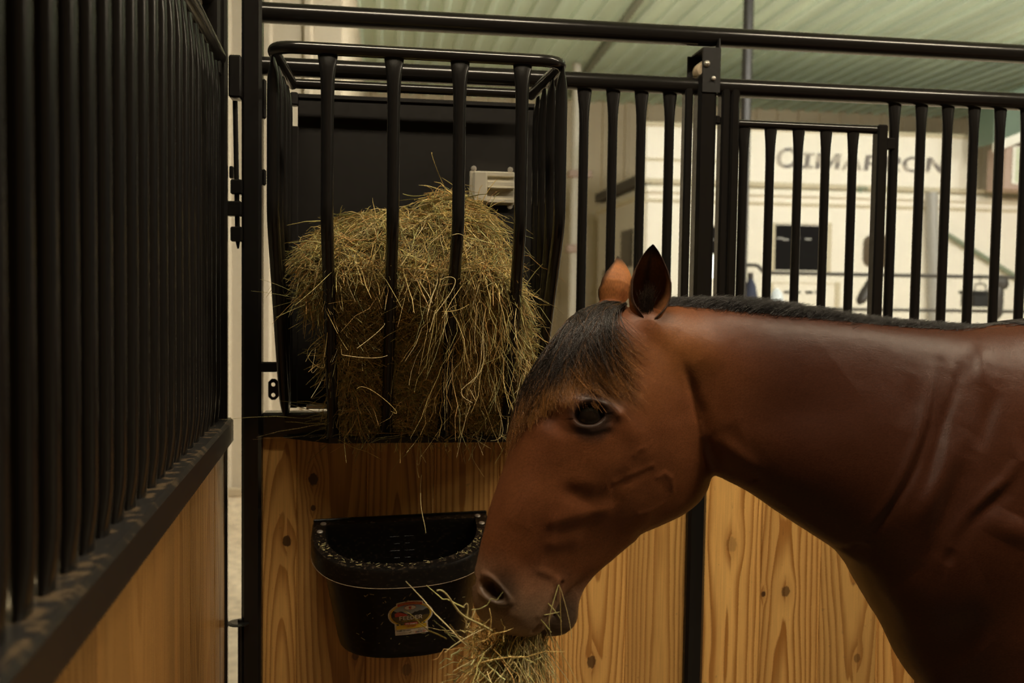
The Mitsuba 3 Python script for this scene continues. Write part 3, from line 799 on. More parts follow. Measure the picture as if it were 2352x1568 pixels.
NECK = Loft([
    (PB(1505, 722), PB(1560, 900), 0.055, 2.1, -0.1),
    (PB(1560, 704), PB(1598, 1030), 0.066, 2.1, -0.15),
    (PB(1640, 706), PB(1640, 1088), 0.072, 2.15, -0.22),
    (PB(1730, 714), PB(1700, 1119), 0.078, 2.15, -0.28),
    (PB(1830, 724), PB(1770, 1164), 0.088, 2.15, -0.3),
    (PB(1940, 737), PB(1855, 1220), 0.102, 2.2, -0.3),
    (PB(2060, 748), PB(1935, 1276), 0.122, 2.2, -0.3),
    (PB(2190, 756), PB(1990, 1350), 0.145, 2.2, -0.3),
    (PB(2320, 764), PB(2050, 1460), 0.165, 2.2, -0.28),
    (PB(2440, 766), PB(2120, 1580), 0.18, 2.2, -0.22),
    (PB(2560, 764), PB(2220, 1640), 0.19, 2.2, -0.2)], (0, 1, 0))


def v3(x, z): return np.array([x, YB, z])


TRUNK = Loft([
    (v3(1.04, 1.36), v3(1.10, 0.92), 0.12, 2.2, -0.2),
    (v3(1.10, 1.48), v3(1.17, 0.80), 0.185, 2.3, -0.2),
    (v3(1.28, 1.525), v3(1.28, 0.77), 0.225, 2.3, -0.15),
    (v3(1.50, 1.50), v3(1.50, 0.745), 0.265, 2.2, -0.08),
    (v3(1.78, 1.455), v3(1.78, 0.765), 0.295, 2.2, -0.05),
    (v3(2.05, 1.47), v3(2.05, 0.82), 0.285, 2.2, 0.0),
    (v3(2.28, 1.50), v3(2.28, 0.90), 0.26, 2.3, 0.0),
    (v3(2.46, 1.44), v3(2.46, 0.98), 0.215, 2.3, 0.0),
    (v3(2.57, 1.32), v3(2.57, 1.08), 0.12, 2.2, 0.0)], (0, 1, 0))
legs = []
for s in (-1, 1):
    y = YB + s * 0.13
    legs.append(capsules([((1.17, y, 0.98), 0.10), ((1.16, y, 0.80), 0.072), ((1.145, y, 0.56), 0.043), ((1.14, y, 0.47), 0.040), ((1.14, y, 0.42), 0.031), ((1.14, y, 0.18), 0.026), ((1.135, y, 0.14), 0.034), ((1.10, y, 0.06), 0.036), ((1.09, y, 0.03), 0.052)]))
    y = YB + s * 0.14
    legs.append(capsules([((2.38, y, 1.10), 0.16), ((2.26, y, 0.86), 0.13), ((2.30, y, 0.74), 0.085), ((2.46, y, 0.55), 0.048), ((2.48, y, 0.49), 0.045), ((2.45, y, 0.40), 0.033), ((2.42, y, 0.18), 0.028), ((2.41, y, 0.14), 0.035), ((2.37, y, 0.06), 0.037), ((2.36, y, 0.03), 0.054)]))
masses = {k: Mass(*l.samples(s)) for k, l, s in (('head', HEAD, 0.0045), ('lip', LIP, 0.003), ('neck', NECK, 0.007), ('trunk', TRUNK, 0.012))}
shoulder = [ellipsoid(PB(2300, 1180) + [0.095, s * 0.075, 0], (0.16, 0.125, 0.30)) for s in (-1, 1)]
Z_LIP = PH(1300, 1325)[2]


EAR_BASES = [capsules([(PHo(1498, 800, -0.030), 0.030), (PHo(1481, 748, -0.040), 0.0250)]), capsules([(PHo(1440, 780, 0.03), 0.030), (PHo(1402, 712, 0.05), 0.026)])]


def field(q):
    head, lip = masses['head'](q), masses['lip'](q)
    k = 0.004 + 0.018 * np.clip((q[:, 2] - Z_LIP + 0.005) / 0.03, 0, 1)
    h = smin(head, lip, k)
    neck, trunk = masses['neck'](q), masses['trunk'](q)
    b = smin(neck, trunk, 0.09)
    for s in shoulder: b = smin(b, s(q), 0.07)
    for lg in legs: b = smin(b, lg(q), 0.05)
    # the throat keeps its crease, the poll runs over softly
    kk = 0.012 + 0.05 * np.clip((q[:, 2] - 1.36) / 0.16, 0, 1)
    q_ = smin(h, b, kk)
    for e in EAR_BASES: q_ = smin(q_, e(q), 0.02)
    return q_


def surface(fn, lo, hi, h, band=4):
    """Surface nets of fn = 0 on a grid of pitch h; fn is evaluated near the surface only."""
    lo = np.asarray(lo, float)
    n = (np.ceil((np.asarray(hi) - lo) / (h * band)).astype(int)) * band + 1
    C = [np.arange(0, k, band) for k in n]
    cg = np.stack(np.meshgrid(*C, indexing='ij'), -1)
    cv = fn(lo + cg.reshape(-1, 3) * h).reshape(cg.shape[:3])
    G = np.empty(n, np.float32)
    rep = np.repeat(np.repeat(np.repeat(np.sign(cv), band, 0), band, 1), band, 2)[:n[0], :n[1], :n[2]]
    G[:] = rep
    act = abs(cv) < h * band * 1.9
    ii = np.argwhere(act) * band
    off = np.stack(np.meshgrid(*[np.arange(-band // 2, band // 2 + 1)] * 3, indexing='ij'), -1).reshape(-1, 3)
    mask = np.zeros(n, bool)
    for o in off:
        j = ii + o
        ok = ((j >= 0) & (j < n)).all(1)
        mask[tuple(j[ok].T)] = True
    idx = np.argwhere(mask)
    G[tuple(idx.T)] = np.concatenate([fn(lo + c * h) for c in np.array_split(idx, max(1, len(idx) // 400000))])
    S = G < 0
    s8 = [S[a:n[0] - 1 + a, b:n[1] - 1 + b, c:n[2] - 1 + c] for a, b, c in np.ndindex(2, 2, 2)]
    cnt = sum(s.astype(np.int8) for s in s8)
    cell = np.argwhere((cnt > 0) & (cnt < 8))
    vid = np.full(np.array(n) - 1, -1, np.int32); vid[tuple(cell.T)] = np.arange(len(cell))
    acc, num = np.zeros((len(cell), 3)), np.zeros(len(cell))
    corners = list(np.ndindex(2, 2, 2))
    for a in corners:
        for ax in range(3):
            if a[ax]: continue
            b = list(a); b[ax] = 1
            ga, gb = G[tuple((cell + a).T)], G[tuple((cell + b).T)]
            cr = (ga < 0) != (gb < 0)
            t = np.where(cr, ga / np.where(cr, ga - gb, 1), 0)
            pt = cell + np.array(a); pt = pt.astype(float); pt[:, ax] += t
            acc += pt * cr[:, None]; num += cr
    V = lo + acc / num[:, None] * h
    F = []
    for ax in range(3):
        u, w = (ax + 1) % 3, (ax + 2) % 3
        sl0 = [slice(1, -1)] * 3; sl0[ax] = slice(0, n[ax] - 1); sl1 = list(sl0); sl1[ax] = slice(1, n[ax])
        sl0[u] = sl1[u] = slice(1, n[u] - 1); sl0[w] = sl1[w] = slice(1, n[w] - 1)
        a, b = S[tuple(sl0)], S[tuple(sl1)]
        e = np.argwhere(a != b)
        flip = a[tuple(e.T)]
        e = e.copy(); e[:, u] += 1; e[:, w] += 1
        def vv(du, dw):
            c = e.copy(); c[:, u] -= du; c[:, w] -= dw
            return vid[tuple(c.T)]
        q = np.stack([vv(0, 0), vv(1, 0), vv(1, 1), vv(0, 1)], 1)
        q[~flip] = q[~flip][:, ::-1]
        F.append(q)
    q = np.vstack(F)
    return V, np.vstack([q[:, [0, 1, 2]], q[:, [0, 2, 3]]])


def refine(v, f, pick, size):
    """Split the edges longer than size whose two ends are picked; neighbours are re-cut to fit."""
    e = np.sort(np.vstack([f[:, [0, 1]], f[:, [1, 2]], f[:, [2, 0]]]), 1)
    ue, inv = np.unique(e, axis=0, return_inverse=True)
    long = (np.linalg.norm(v[ue[:, 0]] - v[ue[:, 1]], axis=1) > size) & pick[ue[:, 0]] & pick[ue[:, 1]]
    mid = np.full(len(ue), -1); mid[long] = len(v) + np.arange(long.sum())
    nv = np.vstack([v, (v[ue[long, 0]] + v[ue[long, 1]]) / 2])
    m = mid[inv].reshape(3, -1).T
    out, k = [], (m >= 0).sum(1)
    out.append(f[k == 0])
    g, h = f[k == 3], m[k == 3]
    out += [np.stack([g[:, 0], h[:, 0], h[:, 2]], 1), np.stack([h[:, 0], g[:, 1], h[:, 1]], 1), np.stack([h[:, 2], h[:, 1], g[:, 2]], 1), h]
    for r in range(3):
        s = (k == 1) & (m[:, r] >= 0)
        a, b, c = (f[s][:, (r + i) % 3] for i in range(3)); x = m[s][:, r]
        out += [np.stack([a, x, c], 1), np.stack([x, b, c], 1)]
        s = (k == 2) & (m[:, r] < 0)
        a, b, c = (f[s][:, (r + i) % 3] for i in range(3)); x, y = m[s][:, (r + 1) % 3], m[s][:, (r + 2) % 3]
        out += [np.stack([a, b, x], 1), np.stack([a, x, y], 1), np.stack([y, x, c], 1)]
    return nv, np.vstack(out)


def taubin(v, f, n, lam=0.5, mu=-0.53):
    e = np.unique(np.sort(np.vstack([f[:, [0, 1]], f[:, [1, 2]], f[:, [2, 0]]]), 1), axis=0)
    from scipy.sparse import coo_matrix
    A = coo_matrix((np.ones(len(e) * 2), (np.r_[e[:, 0], e[:, 1]], np.r_[e[:, 1], e[:, 0]])), shape=(len(v),) * 2).tocsr()
    d = np.maximum(np.asarray(A.sum(1)).ravel(), 1)[:, None]
    for k in range(n):
        for s in (lam, mu): v = v + s * (A @ v / d - v)
    return v


def vnormals(v, f):
    fn = np.cross(v[f[:, 1]] - v[f[:, 0]], v[f[:, 2]] - v[f[:, 0]]); n = np.zeros_like(v)
    for k in range(3): np.add.at(n, f[:, k], fn)
    return n / (np.linalg.norm(n, axis=1, keepdims=True) + 1e-15)


hv, hf_ = surface(field, (0.13, YB - 0.36, -0.03), (2.75, YB + 0.36, 1.68), 0.0065)
hv = taubin(hv, hf_, 6)

# finer mesh where the head carries detail
EYE_S, NOS_S = PS(1365, 957), PS(1146, 1363)
EYE_C, NOS_C, MOUTH_C = EYE_S, NOS_S, PS(1262, 1390)


def mirror_near(v):
    """The point or its mirror image on the near side of the head; the weight of the head there."""
    s = (v - H0) @ HL
    return v - HL * (np.maximum(s, 0) * 2)[:, None]


def planar(v):
    """Metres along the face (down) and forward, in the head's middle plane."""
    d = v - H0
    return np.stack([d @ HF, d[:, 2]], 1)


ep, npz, mp = (planar(c[None])[0] for c in (EYE_C, NOS_C, MOUTH_C))
for size, r in ((0.0045, 0.4), (0.0028, 0.08), (0.0017, 0.052)):
    pl = planar(hv)
    if r > 0.1:
        pick = (hv[:, 0] < 1.45) & (hv[:, 2] > 0.75)
    else:
        pick = np.minimum.reduce([np.linalg.norm(pl - ep, axis=1), np.linalg.norm(pl - npz, axis=1), np.linalg.norm(pl - mp, axis=1) * 0.8]) < r
        pick &= hv[:, 0] < 0.75
    hv, hf_ = refine(hv, hf_, pick, size)
hv = taubin(hv, hf_, 3)
print("horse", len(hv), len(hf_), flush=True)

# ------------------------------------------------------------------ horse: relief
def path_dist(q, path):
    return path_dist_t(q, path)[0]


def path_dist_t(q, path):
    """Distance to the polyline and where along it (0 to 1) it is nearest."""
    d, u = np.full(len(q), 9.0), np.zeros(len(q))
    ls = np.linalg.norm(np.diff(np.asarray(path), axis=0), axis=1); at = np.r_[0, np.cumsum(ls)]
    for k, (a, b) in enumerate(zip(path, path[1:])):
        ab = b - a
        t = np.clip(((q - a) @ ab) / (ab @ ab + 1e-12), 0, 1)
        e = np.linalg.norm(q - a - t[:, None] * ab, axis=1)
        u = np.where(e < d, (at[k] + t * ls[k]) / at[-1], u); d = np.minimum(d, e)
    return d, u


def smooth01(a, b, x):
    t = np.clip((x - a) / (b - a), 0, 1)
    return t * t * (3 - 2 * t)


HEAD_STROKES = [  # pixels along the near side, spread, height (metres)
    ([(1492, 1068), (1455, 1086), (1411, 1108)], 0.0042, 0.0028), ([(1488, 1080), (1450, 1099), (1408, 1122)], 0.006, -0.003),
    ([(1508, 1094), (1522, 1086), (1540, 1098), (1543, 1130), (1528, 1152), (1490, 1172), (1462, 1178)], 0.004, 0.0024), ([(1518, 1112), (1530, 1128)], 0.008, -0.002),
    ([(1452, 1044), (1458, 1032), (1470, 1026)], 0.004, 0.002),
    ([(1318, 1138), (1360, 1150), (1405, 1140), (1425, 1105)], 0.014, -0.009), ([(1280, 1200), (1330, 1186), (1385, 1168)], 0.012, 0.006),
    ([(1290, 1222), (1330, 1216), (1360, 1198)], 0.012, -0.005), ([(1272, 1246), (1320, 1236)], 0.010, 0.0035), ([(1262, 1275), (1300, 1270)], 0.010, -0.003),
    ([(1398, 1060), (1440, 1160), (1480, 1185)], 0.022, 0.003), ([(1560, 960), (1585, 1050), (1570, 1130), (1510, 1180)], 0.02, -0.003),
    ([(1312, 936), (1336, 921), (1370, 916), (1402, 930), (1418, 950)], 0.0075, 0.0085), ([(1350, 900), (1385, 896)], 0.012, -0.007),
    ([(1308, 968), (1314, 990)], 0.012, -0.007), ([(1330, 994), (1362, 1003), (1400, 994)], 0.006, -0.0012), ([(1338, 984), (1365, 990), (1398, 980)], 0.0045, 0.003),
    ([(1420, 960), (1460, 1000), (1480, 1040)], 0.016, 0.004), ([(1290, 1010), (1250, 1110), (1210, 1200)], 0.014, 0.0045), ([(1270, 1040), (1235, 1130)], 0.03, -0.003),
    ([(1335, 1030), (1300, 1110)], 0.024, -0.006), ([(1500, 800), (1470, 850), (1455, 880)], 0.02, -0.006),
    ([(1240, 1310), (1265, 1320), (1282, 1340)], 0.006, 0.003), ([(1180, 1310), (1200, 1360), (1190, 1410)], 0.014, 0.004),
    ([(1289, 1338), (1270, 1375), (1248, 1415), (1226, 1450)], 0.0032, -0.0085), ([(1278, 1330), (1256, 1372), (1234, 1410)], 0.006, 0.003)]
BODY_STROKES = [
    ([(1640, 1000), (1690, 1038), (1742, 1085), (1752, 1102)], 0.0115, 0.0075), ([(1618, 1030), (1665, 1072), (1715, 1108)], 0.012, -0.006), ([(1735, 1104), (1748, 1112)], 0.006, -0.005),
    ([(1552, 830), (1572, 885), (1602, 950), (1618, 1010)], 0.014, -0.012), ([(1590, 830), (1625, 900), (1665, 980)], 0.03, -0.006), ([(1560, 760), (1620, 800), (1680, 830)], 0.035, 0.008),
    ([(1700, 1000), (1800, 960), (1900, 900), (1960, 860)], 0.055, -0.012), ([(1720, 800), (1850, 860), (2000, 880)], 0.05, 0.003),
    ([(2215, 838), (2190, 885), (2150, 975), (2085, 1085), (2035, 1160), (1998, 1222), (1985, 1262)], 0.0075, -0.0075), ([(2185, 850), (2150, 930), (2110, 1010), (2050, 1110), (2008, 1180), (1984, 1232)], 0.009, 0.0065),
    ([(2292, 838), (2240, 880), (2195, 945), (2160, 1010), (2125, 1090), (2090, 1150)], 0.010, -0.010), ([(2255, 838), (2215, 905), (2180, 960)], 0.007, 0.005),
    ([(2240, 985), (2190, 1040), (2150, 1100), (2095, 1170), (2060, 1210)], 0.018, 0.010), ([(2215, 1045), (2190, 1100), (2165, 1170), (2135, 1240), (2105, 1290)], 0.016, -0.012),
    ([(2340, 900), (2300, 950), (2250, 1040)], 0.012, -0.008), ([(2345, 1000), (2345, 1060), (2310, 1100), (2230, 1160), (2180, 1210)], 0.009, 0.007), ([(2345, 1045), (2300, 1130), (2220, 1190), (2160, 1260)], 0.012, -0.006),
    ([(2170, 1250), (2155, 1290)], 0.007, -0.006), ([(2330, 1180), (2290, 1240)], 0.03, 0.010), ([(2080, 1330), (2150, 1370), (2250, 1330)], 0.05, 0.010), ([(2150, 1450), (2250, 1500)], 0.06, -0.008),
    ([(1995, 1250), (1980, 1300)], 0.014, -0.010), ([(2350, 800), (2320, 850), (2300, 900)], 0.01, 0.006), ([(2130, 860), (2100, 930), (2070, 990)], 0.014, -0.005)]
hn = vnormals(hv, hf_); hn0 = hn
sl = (hv - H0) @ HL
HB = np.array([P(x, y, YB - 0.07)[[0, 2]] for x, y in ((1530, 640), (1535, 760), (1580, 880), (1612, 980), (1622, 1060), (1640, 1200), (1640, 1400))])[::-1]
is_head = smooth01(0.012, -0.012, hv[:, 0] - np.interp(hv[:, 2], HB[:, 1], HB[:, 0]))
# fields seen square-on in the two middle planes, so that both flanks carry the same relief
hq = planar(mirror_near(hv))
to_plane = lambda path: np.array([planar(PS(a, b)[None])[0] for a, b in path])
bq = hv[:, [0, 2]]
side = 1 - smooth01(0.75, 0.98, 1 - abs(hn @ HL))
side_b = smooth01(0.1, 0.35, abs(hn[:, 1]))
disp = np.zeros(len(hv))
for path, s, a in HEAD_STROKES:
    d = path_dist(hq, to_plane(path)); disp += 0.55 * a * np.exp(-(d / (1.25 * s)) ** 2) * is_head * side
for path, s, a in BODY_STROKES:
    d, u = path_dist_t(bq, np.array([P(x, y, YB - np.interp(x, [1600, 2000, 2350], [0.065, 0.10, 0.17]))[[0, 2]] for x, y in path])); disp += 0.8 * a * np.exp(-(d / (1.15 * s)) ** 2) * (1 - is_head) * side_b * (0.1 + 0.9 * np.sin(np.pi * np.clip(u, 0.02, 0.98)))
disp += (meshkit.fbm(hv * 7, 2, 5) - 0.5) * 0.006 * (1 - is_head) * side_b + (meshkit.fbm(hv * 24, 2, 6) - 0.5) * 0.0015
# eye opening: an almond; nostril: a comma
def local(c, ang):
    d = hq - c
    ca, sa = math.cos(ang), math.sin(ang)
    return d[:, 0] * ca + d[:, 1] * sa, -d[:, 0] * sa + d[:, 1] * ca
ex, ez = local(ep, math.radians(-8))
al = np.where(ez > 0, (abs(ex) / 0.0245) ** 2.0 + (abs(ez) / 0.0190) ** 2, (abs(ex) / 0.0245) ** 2.0 + (abs(ez) / 0.0140) ** 2)
eye_in = 1 - smooth01(0.70, 1.10, al)
lid = np.exp(-((np.sqrt(al) - 1.22) / 0.24) ** 2)
near_eye = is_head * side
disp += near_eye * (0.0021 * lid * np.where(ez > 0, 1.0, 0.55) - 0.008 * eye_in)
nx, nz = local(npz, math.radians(-34))
nx = nx + 9.0 * nz ** 2 - 0.002
nd = np.sqrt((nx / 0.0098) ** 2 + (nz / 0.0180) ** 2)
nos_in = 1 - smooth01(0.55, 1.05, nd)
disp += is_head * side * (-0.024 * nos_in + 0.0032 * np.where(sl > 0, 0.2, 1.0) * np.exp(-((nd - 1.35) / 0.32) ** 2))
hv = hv + hn * disp[:, None]
hn = vnormals(hv, hf_)

# ears: cupped shells whose hollow faces outward, joined to the same surface
def ear(base, tip, out, width, bulge, cup=2.5, n=30, m=25):
    """base, tip: 3D; out: the way the hollow faces."""
    base, tip = np.asarray(base, float), np.asarray(tip, float)
    ax = tip - base; L = np.linalg.norm(ax); ax /= L
    out = out - ax * (out @ ax); out /= np.linalg.norm(out)
    sd = np.cross(ax, out)
    t = np.linspace(0, 1, n)
    w = width * np.interp(t, [0, 0.12, 0.26, 0.4, 0.55, 0.7, 0.85, 0.94, 1.0], [0.50, 0.68, 0.90, 1.02, 0.98, 0.80, 0.50, 0.26, 0.03])
    ph = np.linspace(-1, 1, m)
    outer, inner = [], []
    for k in range(n):
        half = np.interp(t[k], [0, 0.14, 0.32, 0.8, 1], [3.09, 2.75, 2.0, 1.38, 1.25])
        a = ph * half
        r = w[k] / math.sin(min(half, np.pi / 2))
        c = base + ax * L * t[k] + sd * bulge * math.sin(np.pi * t[k]) * 1.0
        s = np.sin(a) * r; o = -(np.cos(a)) * r
        P_ = c + sd * s[:, None] + out * (o * 0.9)[:, None]
        outer.append(P_)
        th = 0.0035 * (1 - 0.6 * t[k])
        Q = c + sd * (s * (1 - th / max(r, 0.006)))[:, None] + out * (o * 0.9 * (1 - th / max(r, 0.006)))[:, None]
        inner.append(Q)
    v = np.vstack(outer + inner); N = n * m
    f = []
    for k in range(n - 1):
        for j in range(m - 1):
            a, b, c, d = k * m + j, k * m + j + 1, (k + 1) * m + j + 1, (k + 1) * m + j
            f += [(a, b, c), (a, c, d), (N + a, N + c, N + b), (N + a, N + d, N + c)]
        for j in (0, m - 1):
            a, d = k * m + j, (k + 1) * m + j
            f += [(a, d, N + d), (a, N + d, N + a)] if j == 0 else [(a, N + a, N + d), (a, N + d, d)]
    for j in range(m - 1):
        a, b = (n - 1) * m + j, (n - 1) * m + j + 1
        f += [(a, b, N + b), (a, N + b, N + a)]
    tt = np.repeat(t, m); pp = np.tile(abs(ph), n)
    return v, np.array(f), np.r_[tt, tt], np.r_[pp, pp], np.r_[np.zeros(N), np.ones(N)]


ears = [ear(PHo(1479, 752, -0.040), PHo(1500, 561, -0.062), -HL * 0.85 + HF * 0.35, 0.036, 0.004),
        ear(PHo(1402, 705, 0.05), PHo(1418, 588, 0.075), HL * 0.75 + HF * 0.45, 0.036, -0.004)]

# ------------------------------------------------------------------ horse: coat
EYES = [EYE_S, EYE_S + HL * 2 * ((H0 - EYE_S) @ HL)]
NOSES = [NOS_S, NOS_S + HL * 2 * ((H0 - NOS_S) @ HL)]


def coat(p, n, uv):
    def near(c, r0, r1):
        d = dr.sqrt(dr.square(p.x - c[0]) + dr.square(p.y - c[1]) + dr.square(p.z - c[2]))
        return smoothstep(r1, r0, d + (fbm(p.x * 60, p.y * 60, p.z * 60) - 0.5) * 0.012)
    a = fbm(p.x * 11, p.y * 11, p.z * 11)
    hair = noise(p.x * 420 + p.z * 160, p.y * 420, p.z * 420 - p.x * 160) * 0.6 + noise(p.x * 1100 + p.z * 500, p.y * 1000, p.z * 500 - p.x * 300) * 0.4
    head = smoothstep(0.03, -0.03, (p.x - H0[0]) - 0.42 * (p.z - 1.2) * -1.0 - 0.03)
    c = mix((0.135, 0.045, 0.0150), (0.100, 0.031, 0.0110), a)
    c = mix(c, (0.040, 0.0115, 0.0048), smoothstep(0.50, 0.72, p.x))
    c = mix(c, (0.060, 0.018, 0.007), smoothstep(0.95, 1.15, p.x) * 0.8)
    c = mix(c, (0.17, 0.062, 0.016), near(TAN_1, 0.01, 0.10) * 0.75)
    c = mix(c, (0.16, 0.056, 0.015), near(TAN_2, 0.01, 0.10) * 0.6)
    muz = smoothstep(1.14, 1.02, p.z + (p.x - 0.3) * 0.35 + (fbm(p.x * 30, p.y * 30, p.z * 30) - 0.5) * 0.03) * dr.select(p.x < 0.55, 1.0, 0.0)
    c = mix(c, (0.185, 0.12, 0.074), muz * 0.9)
    d = dr.maximum(near(EYES[0], 0.026, 0.052), near(EYES[1], 0.026, 0.052)) * 0.88
    d = dr.maximum(d, dr.maximum(near(NOSES[0], 0.010, 0.05), near(NOSES[1], 0.010, 0.05)) * 0.8)
    d = dr.maximum(d, dr.maximum(near(DARK_1, 0.008, 0.035), near(DARK_1F, 0.008, 0.035)) * 0.45)
    d = dr.maximum(d, smoothstep(1.02, 0.945, p.z + (fbm(p.x * 40, p.y * 40, p.z * 40) - 0.5) * 0.03) * 0.78 * dr.select(p.x < 0.55, 1.0, 0.0))
    d = dr.maximum(d, near(CHIN, 0.03, 0.06) * 0.75)
    d = dr.maximum(d, smoothstep(0.55, 0.40, p.z))
    c = mix(c, (0.013, 0.0095, 0.0075), d)
    return c * (0.72 + 0.56 * hair)


def flip(c): return c + HL * 2 * ((H0 - c) @ HL)


TAN_1, TAN_2 = P(1555, 800, YB - 0.06), PS(1480, 870)
DARK_1 = PS(1312, 980); DARK_1F = flip(DARK_1); CHIN = PHo(1272, 1408, 0)
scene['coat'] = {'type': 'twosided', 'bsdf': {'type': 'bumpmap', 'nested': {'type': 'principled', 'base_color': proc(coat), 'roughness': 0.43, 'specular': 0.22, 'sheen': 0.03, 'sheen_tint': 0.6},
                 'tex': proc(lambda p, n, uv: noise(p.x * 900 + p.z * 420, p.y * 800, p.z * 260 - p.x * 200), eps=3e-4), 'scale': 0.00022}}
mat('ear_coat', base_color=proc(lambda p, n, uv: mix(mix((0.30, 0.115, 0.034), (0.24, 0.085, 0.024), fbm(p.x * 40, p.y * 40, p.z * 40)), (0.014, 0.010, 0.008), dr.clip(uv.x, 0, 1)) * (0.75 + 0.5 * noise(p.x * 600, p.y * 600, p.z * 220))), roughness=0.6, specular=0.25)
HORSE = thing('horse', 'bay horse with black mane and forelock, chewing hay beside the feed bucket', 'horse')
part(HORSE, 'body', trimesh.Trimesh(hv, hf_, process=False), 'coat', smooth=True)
for k, (v, f, tt, pp, inn) in enumerate(ears):
    rim = smooth01(0.80, 0.97, pp)
    d = np.maximum(np.maximum(smooth01(0.66, 0.95, tt), rim * 0.9), inn * (0.55 + 0.35 * smooth01(0.2, 0.0, pp)))
    part(HORSE, 'ear', trimesh.Trimesh(v, f, process=False), 'ear_coat', smooth=True, uv=np.c_[np.clip(d, 0, 1), tt], label=('black-tipped ear showing its dark hollow', 'black-rimmed ear showing its orange brown back')[k])
mat('eye_dark', base_color=proc(lambda p, n, uv: mix((0.012, 0.007, 0.004), (0.004, 0.003, 0.003), fbm(p.x * 200, p.y * 200, p.z * 200))), roughness=0.05, specular=0.5)
# eyeballs sit behind the lids
for s in (-1, 1):
    near = np.argsort(np.linalg.norm(hq - ep, axis=1) + np.where(np.sign(sl) == s, 0, 9))[:40]
    m = trimesh.creation.icosphere(4, 0.0285)
    nn_ = hn0[near].mean(0) - HL * s * -0.25; nn_ /= np.linalg.norm(nn_)
    m.apply_translation(hv[near].mean(0) - nn_ * 0.0185 - HF * 0.0035)
    part(HORSE, 'eye', m, 'eye_dark', smooth=True, label='dark glossy eye')
HTREE = cKDTree(hv)
# ------------------------------------------------------------------ horse: forelock and mane, strand by strand
def strands(paths, radii, sides=3):
    """Many thin tapering tubes as one mesh: paths (k, m, 3), radii (k, m) -> vertices, faces, strand number per vertex."""
    k, m = paths.shape[:2]
    t = np.gradient(paths, axis=1); t /= np.linalg.norm(t, axis=2, keepdims=True) + 1e-12
    ref = np.random.default_rng(3).normal(size=(k, 1, 3))
    a = np.cross(t, ref); a /= np.linalg.norm(a, axis=2, keepdims=True) + 1e-12
    b = np.cross(t, a)
    th = np.arange(sides) * 2 * np.pi / sides
    v = paths[:, :, None] + radii[:, :, None, None] * (np.cos(th)[:, None] * a[:, :, None] + np.sin(th)[:, None] * b[:, :, None])
    base = (np.arange(k) * m * sides)[:, None, None]
    i, j = np.meshgrid(np.arange(m - 1), np.arange(sides), indexing='ij')
    q = np.stack([i * sides + j, i * sides + (j + 1) % sides, (i + 1) * sides + (j + 1) % sides, (i + 1) * sides + j], -1).reshape(-1, 4)
    f = np.vstack([q[:, [0, 1, 2]], q[:, [0, 2, 3]]])
    F = (f[None] + base).reshape(-1, 3)
    return v.reshape(-1, 3), F, np.repeat(np.arange(k), m * sides), np.tile(np.repeat(np.linspace(0, 1, m), sides), k)


def lift(p, n_it=2, h=0.004):
    """Moves points that lie under the coat (or less than h above it) out to h above it. h may be per point."""
    shp = p.shape
    q = p.reshape(-1, 3).copy(); h = np.broadcast_to(h, shp[:-1]).reshape(-1)
    for _ in range(n_it):
        d, i = HTREE.query(q, workers=-1)
        s = ((q - hv[i]) * hn[i]).sum(1)
        need = np.maximum(h - s, 0) * (d < 0.08)
        q += hn[i] * need[:, None]
    return q.reshape(shp)


for key_, spec in (('hair_black', 0.45), ):
    mat(key_, base_color={'type': 'mesh_attribute', 'name': 'vertex_color'}, roughness=0.38, specular=spec)

rg = np.random.default_rng(21)
K, M = 4600, 12
u = rg.random(K)
t0 = 0.05 + 0.75 * rg.random(K); th0 = -0.75 + 1.25 * rg.random(K)
# clumps give the tips their tufts
cl = rg.integers(0, 46, K); cth = np.linspace(-1.25, 1.30, 46) + rg.normal(0, 0.03, 46); ct = rg.uniform(-0.35, 0.35, 46)
th1 = cth[cl] + rg.normal(0, 0.045, K)
t1 = np.interp(th1, [-1.3, -0.6, 0.0, 0.25, 0.5, 0.8, 1.0, 1.3], [3.95, 4.2, 4.15, 3.6, 2.85, 2.45, 2.42, 2.3]) + ct[cl] + rg.normal(0, 0.2, K) - 0.9 * (rg.random(K) < 0.35) * rg.random(K)
s_ = np.linspace(0, 1, M)[None]
tt = t0[:, None] + (t1 - t0)[:, None] * s_ ** 1.05
th = th0[:, None] + (th1 - th0)[:, None] * (0.25 * s_ + 0.75 * s_ ** 1.7) + 0.03 * np.sin(s_ * 5 + rg.uniform(0, 6, K)[:, None])
pth = HEAD.point(tt, th)
layer = rg.random(K)[:, None]
hgt = 0.003 + 0.017 * layer * np.sin(np.pi * np.clip(s_ * 0.8 + 0.12, 0, 1)) + 0.003 * rg.random(K)[:, None] * s_
pth = lift(pth, 2, hgt)
pth[:, 1:-1] = 0.25 * pth[:, :-2] + 0.5 * pth[:, 1:-1] + 0.25 * pth[:, 2:]
fv, ff, sid, sp_ = strands(pth, 0.00055 * (1 - 0.75 * s_ ** 2) * (0.8 + 0.5 * rg.random(K)[:, None]))
br = np.clip(smooth01(0.68, 1.05, sp_ + 0.22 * (rg.random(K)[sid] - 0.5)) + 0.25 * (rg.random(K)[sid] < 0.12), 0, 1)[:, None]
tone = (0.7 + 0.7 * rg.random(K))[sid][:, None]
col = (np.array([[0.020, 0.015, 0.0125]]) * (1 - br) + np.array([[0.27, 0.115, 0.029]]) * br) * tone
part(HORSE, 'forelock', trimesh.Trimesh(fv, ff, process=False), 'hair_black', smooth=True, color=col, kind='stuff', label='black forelock with orange brown tips')

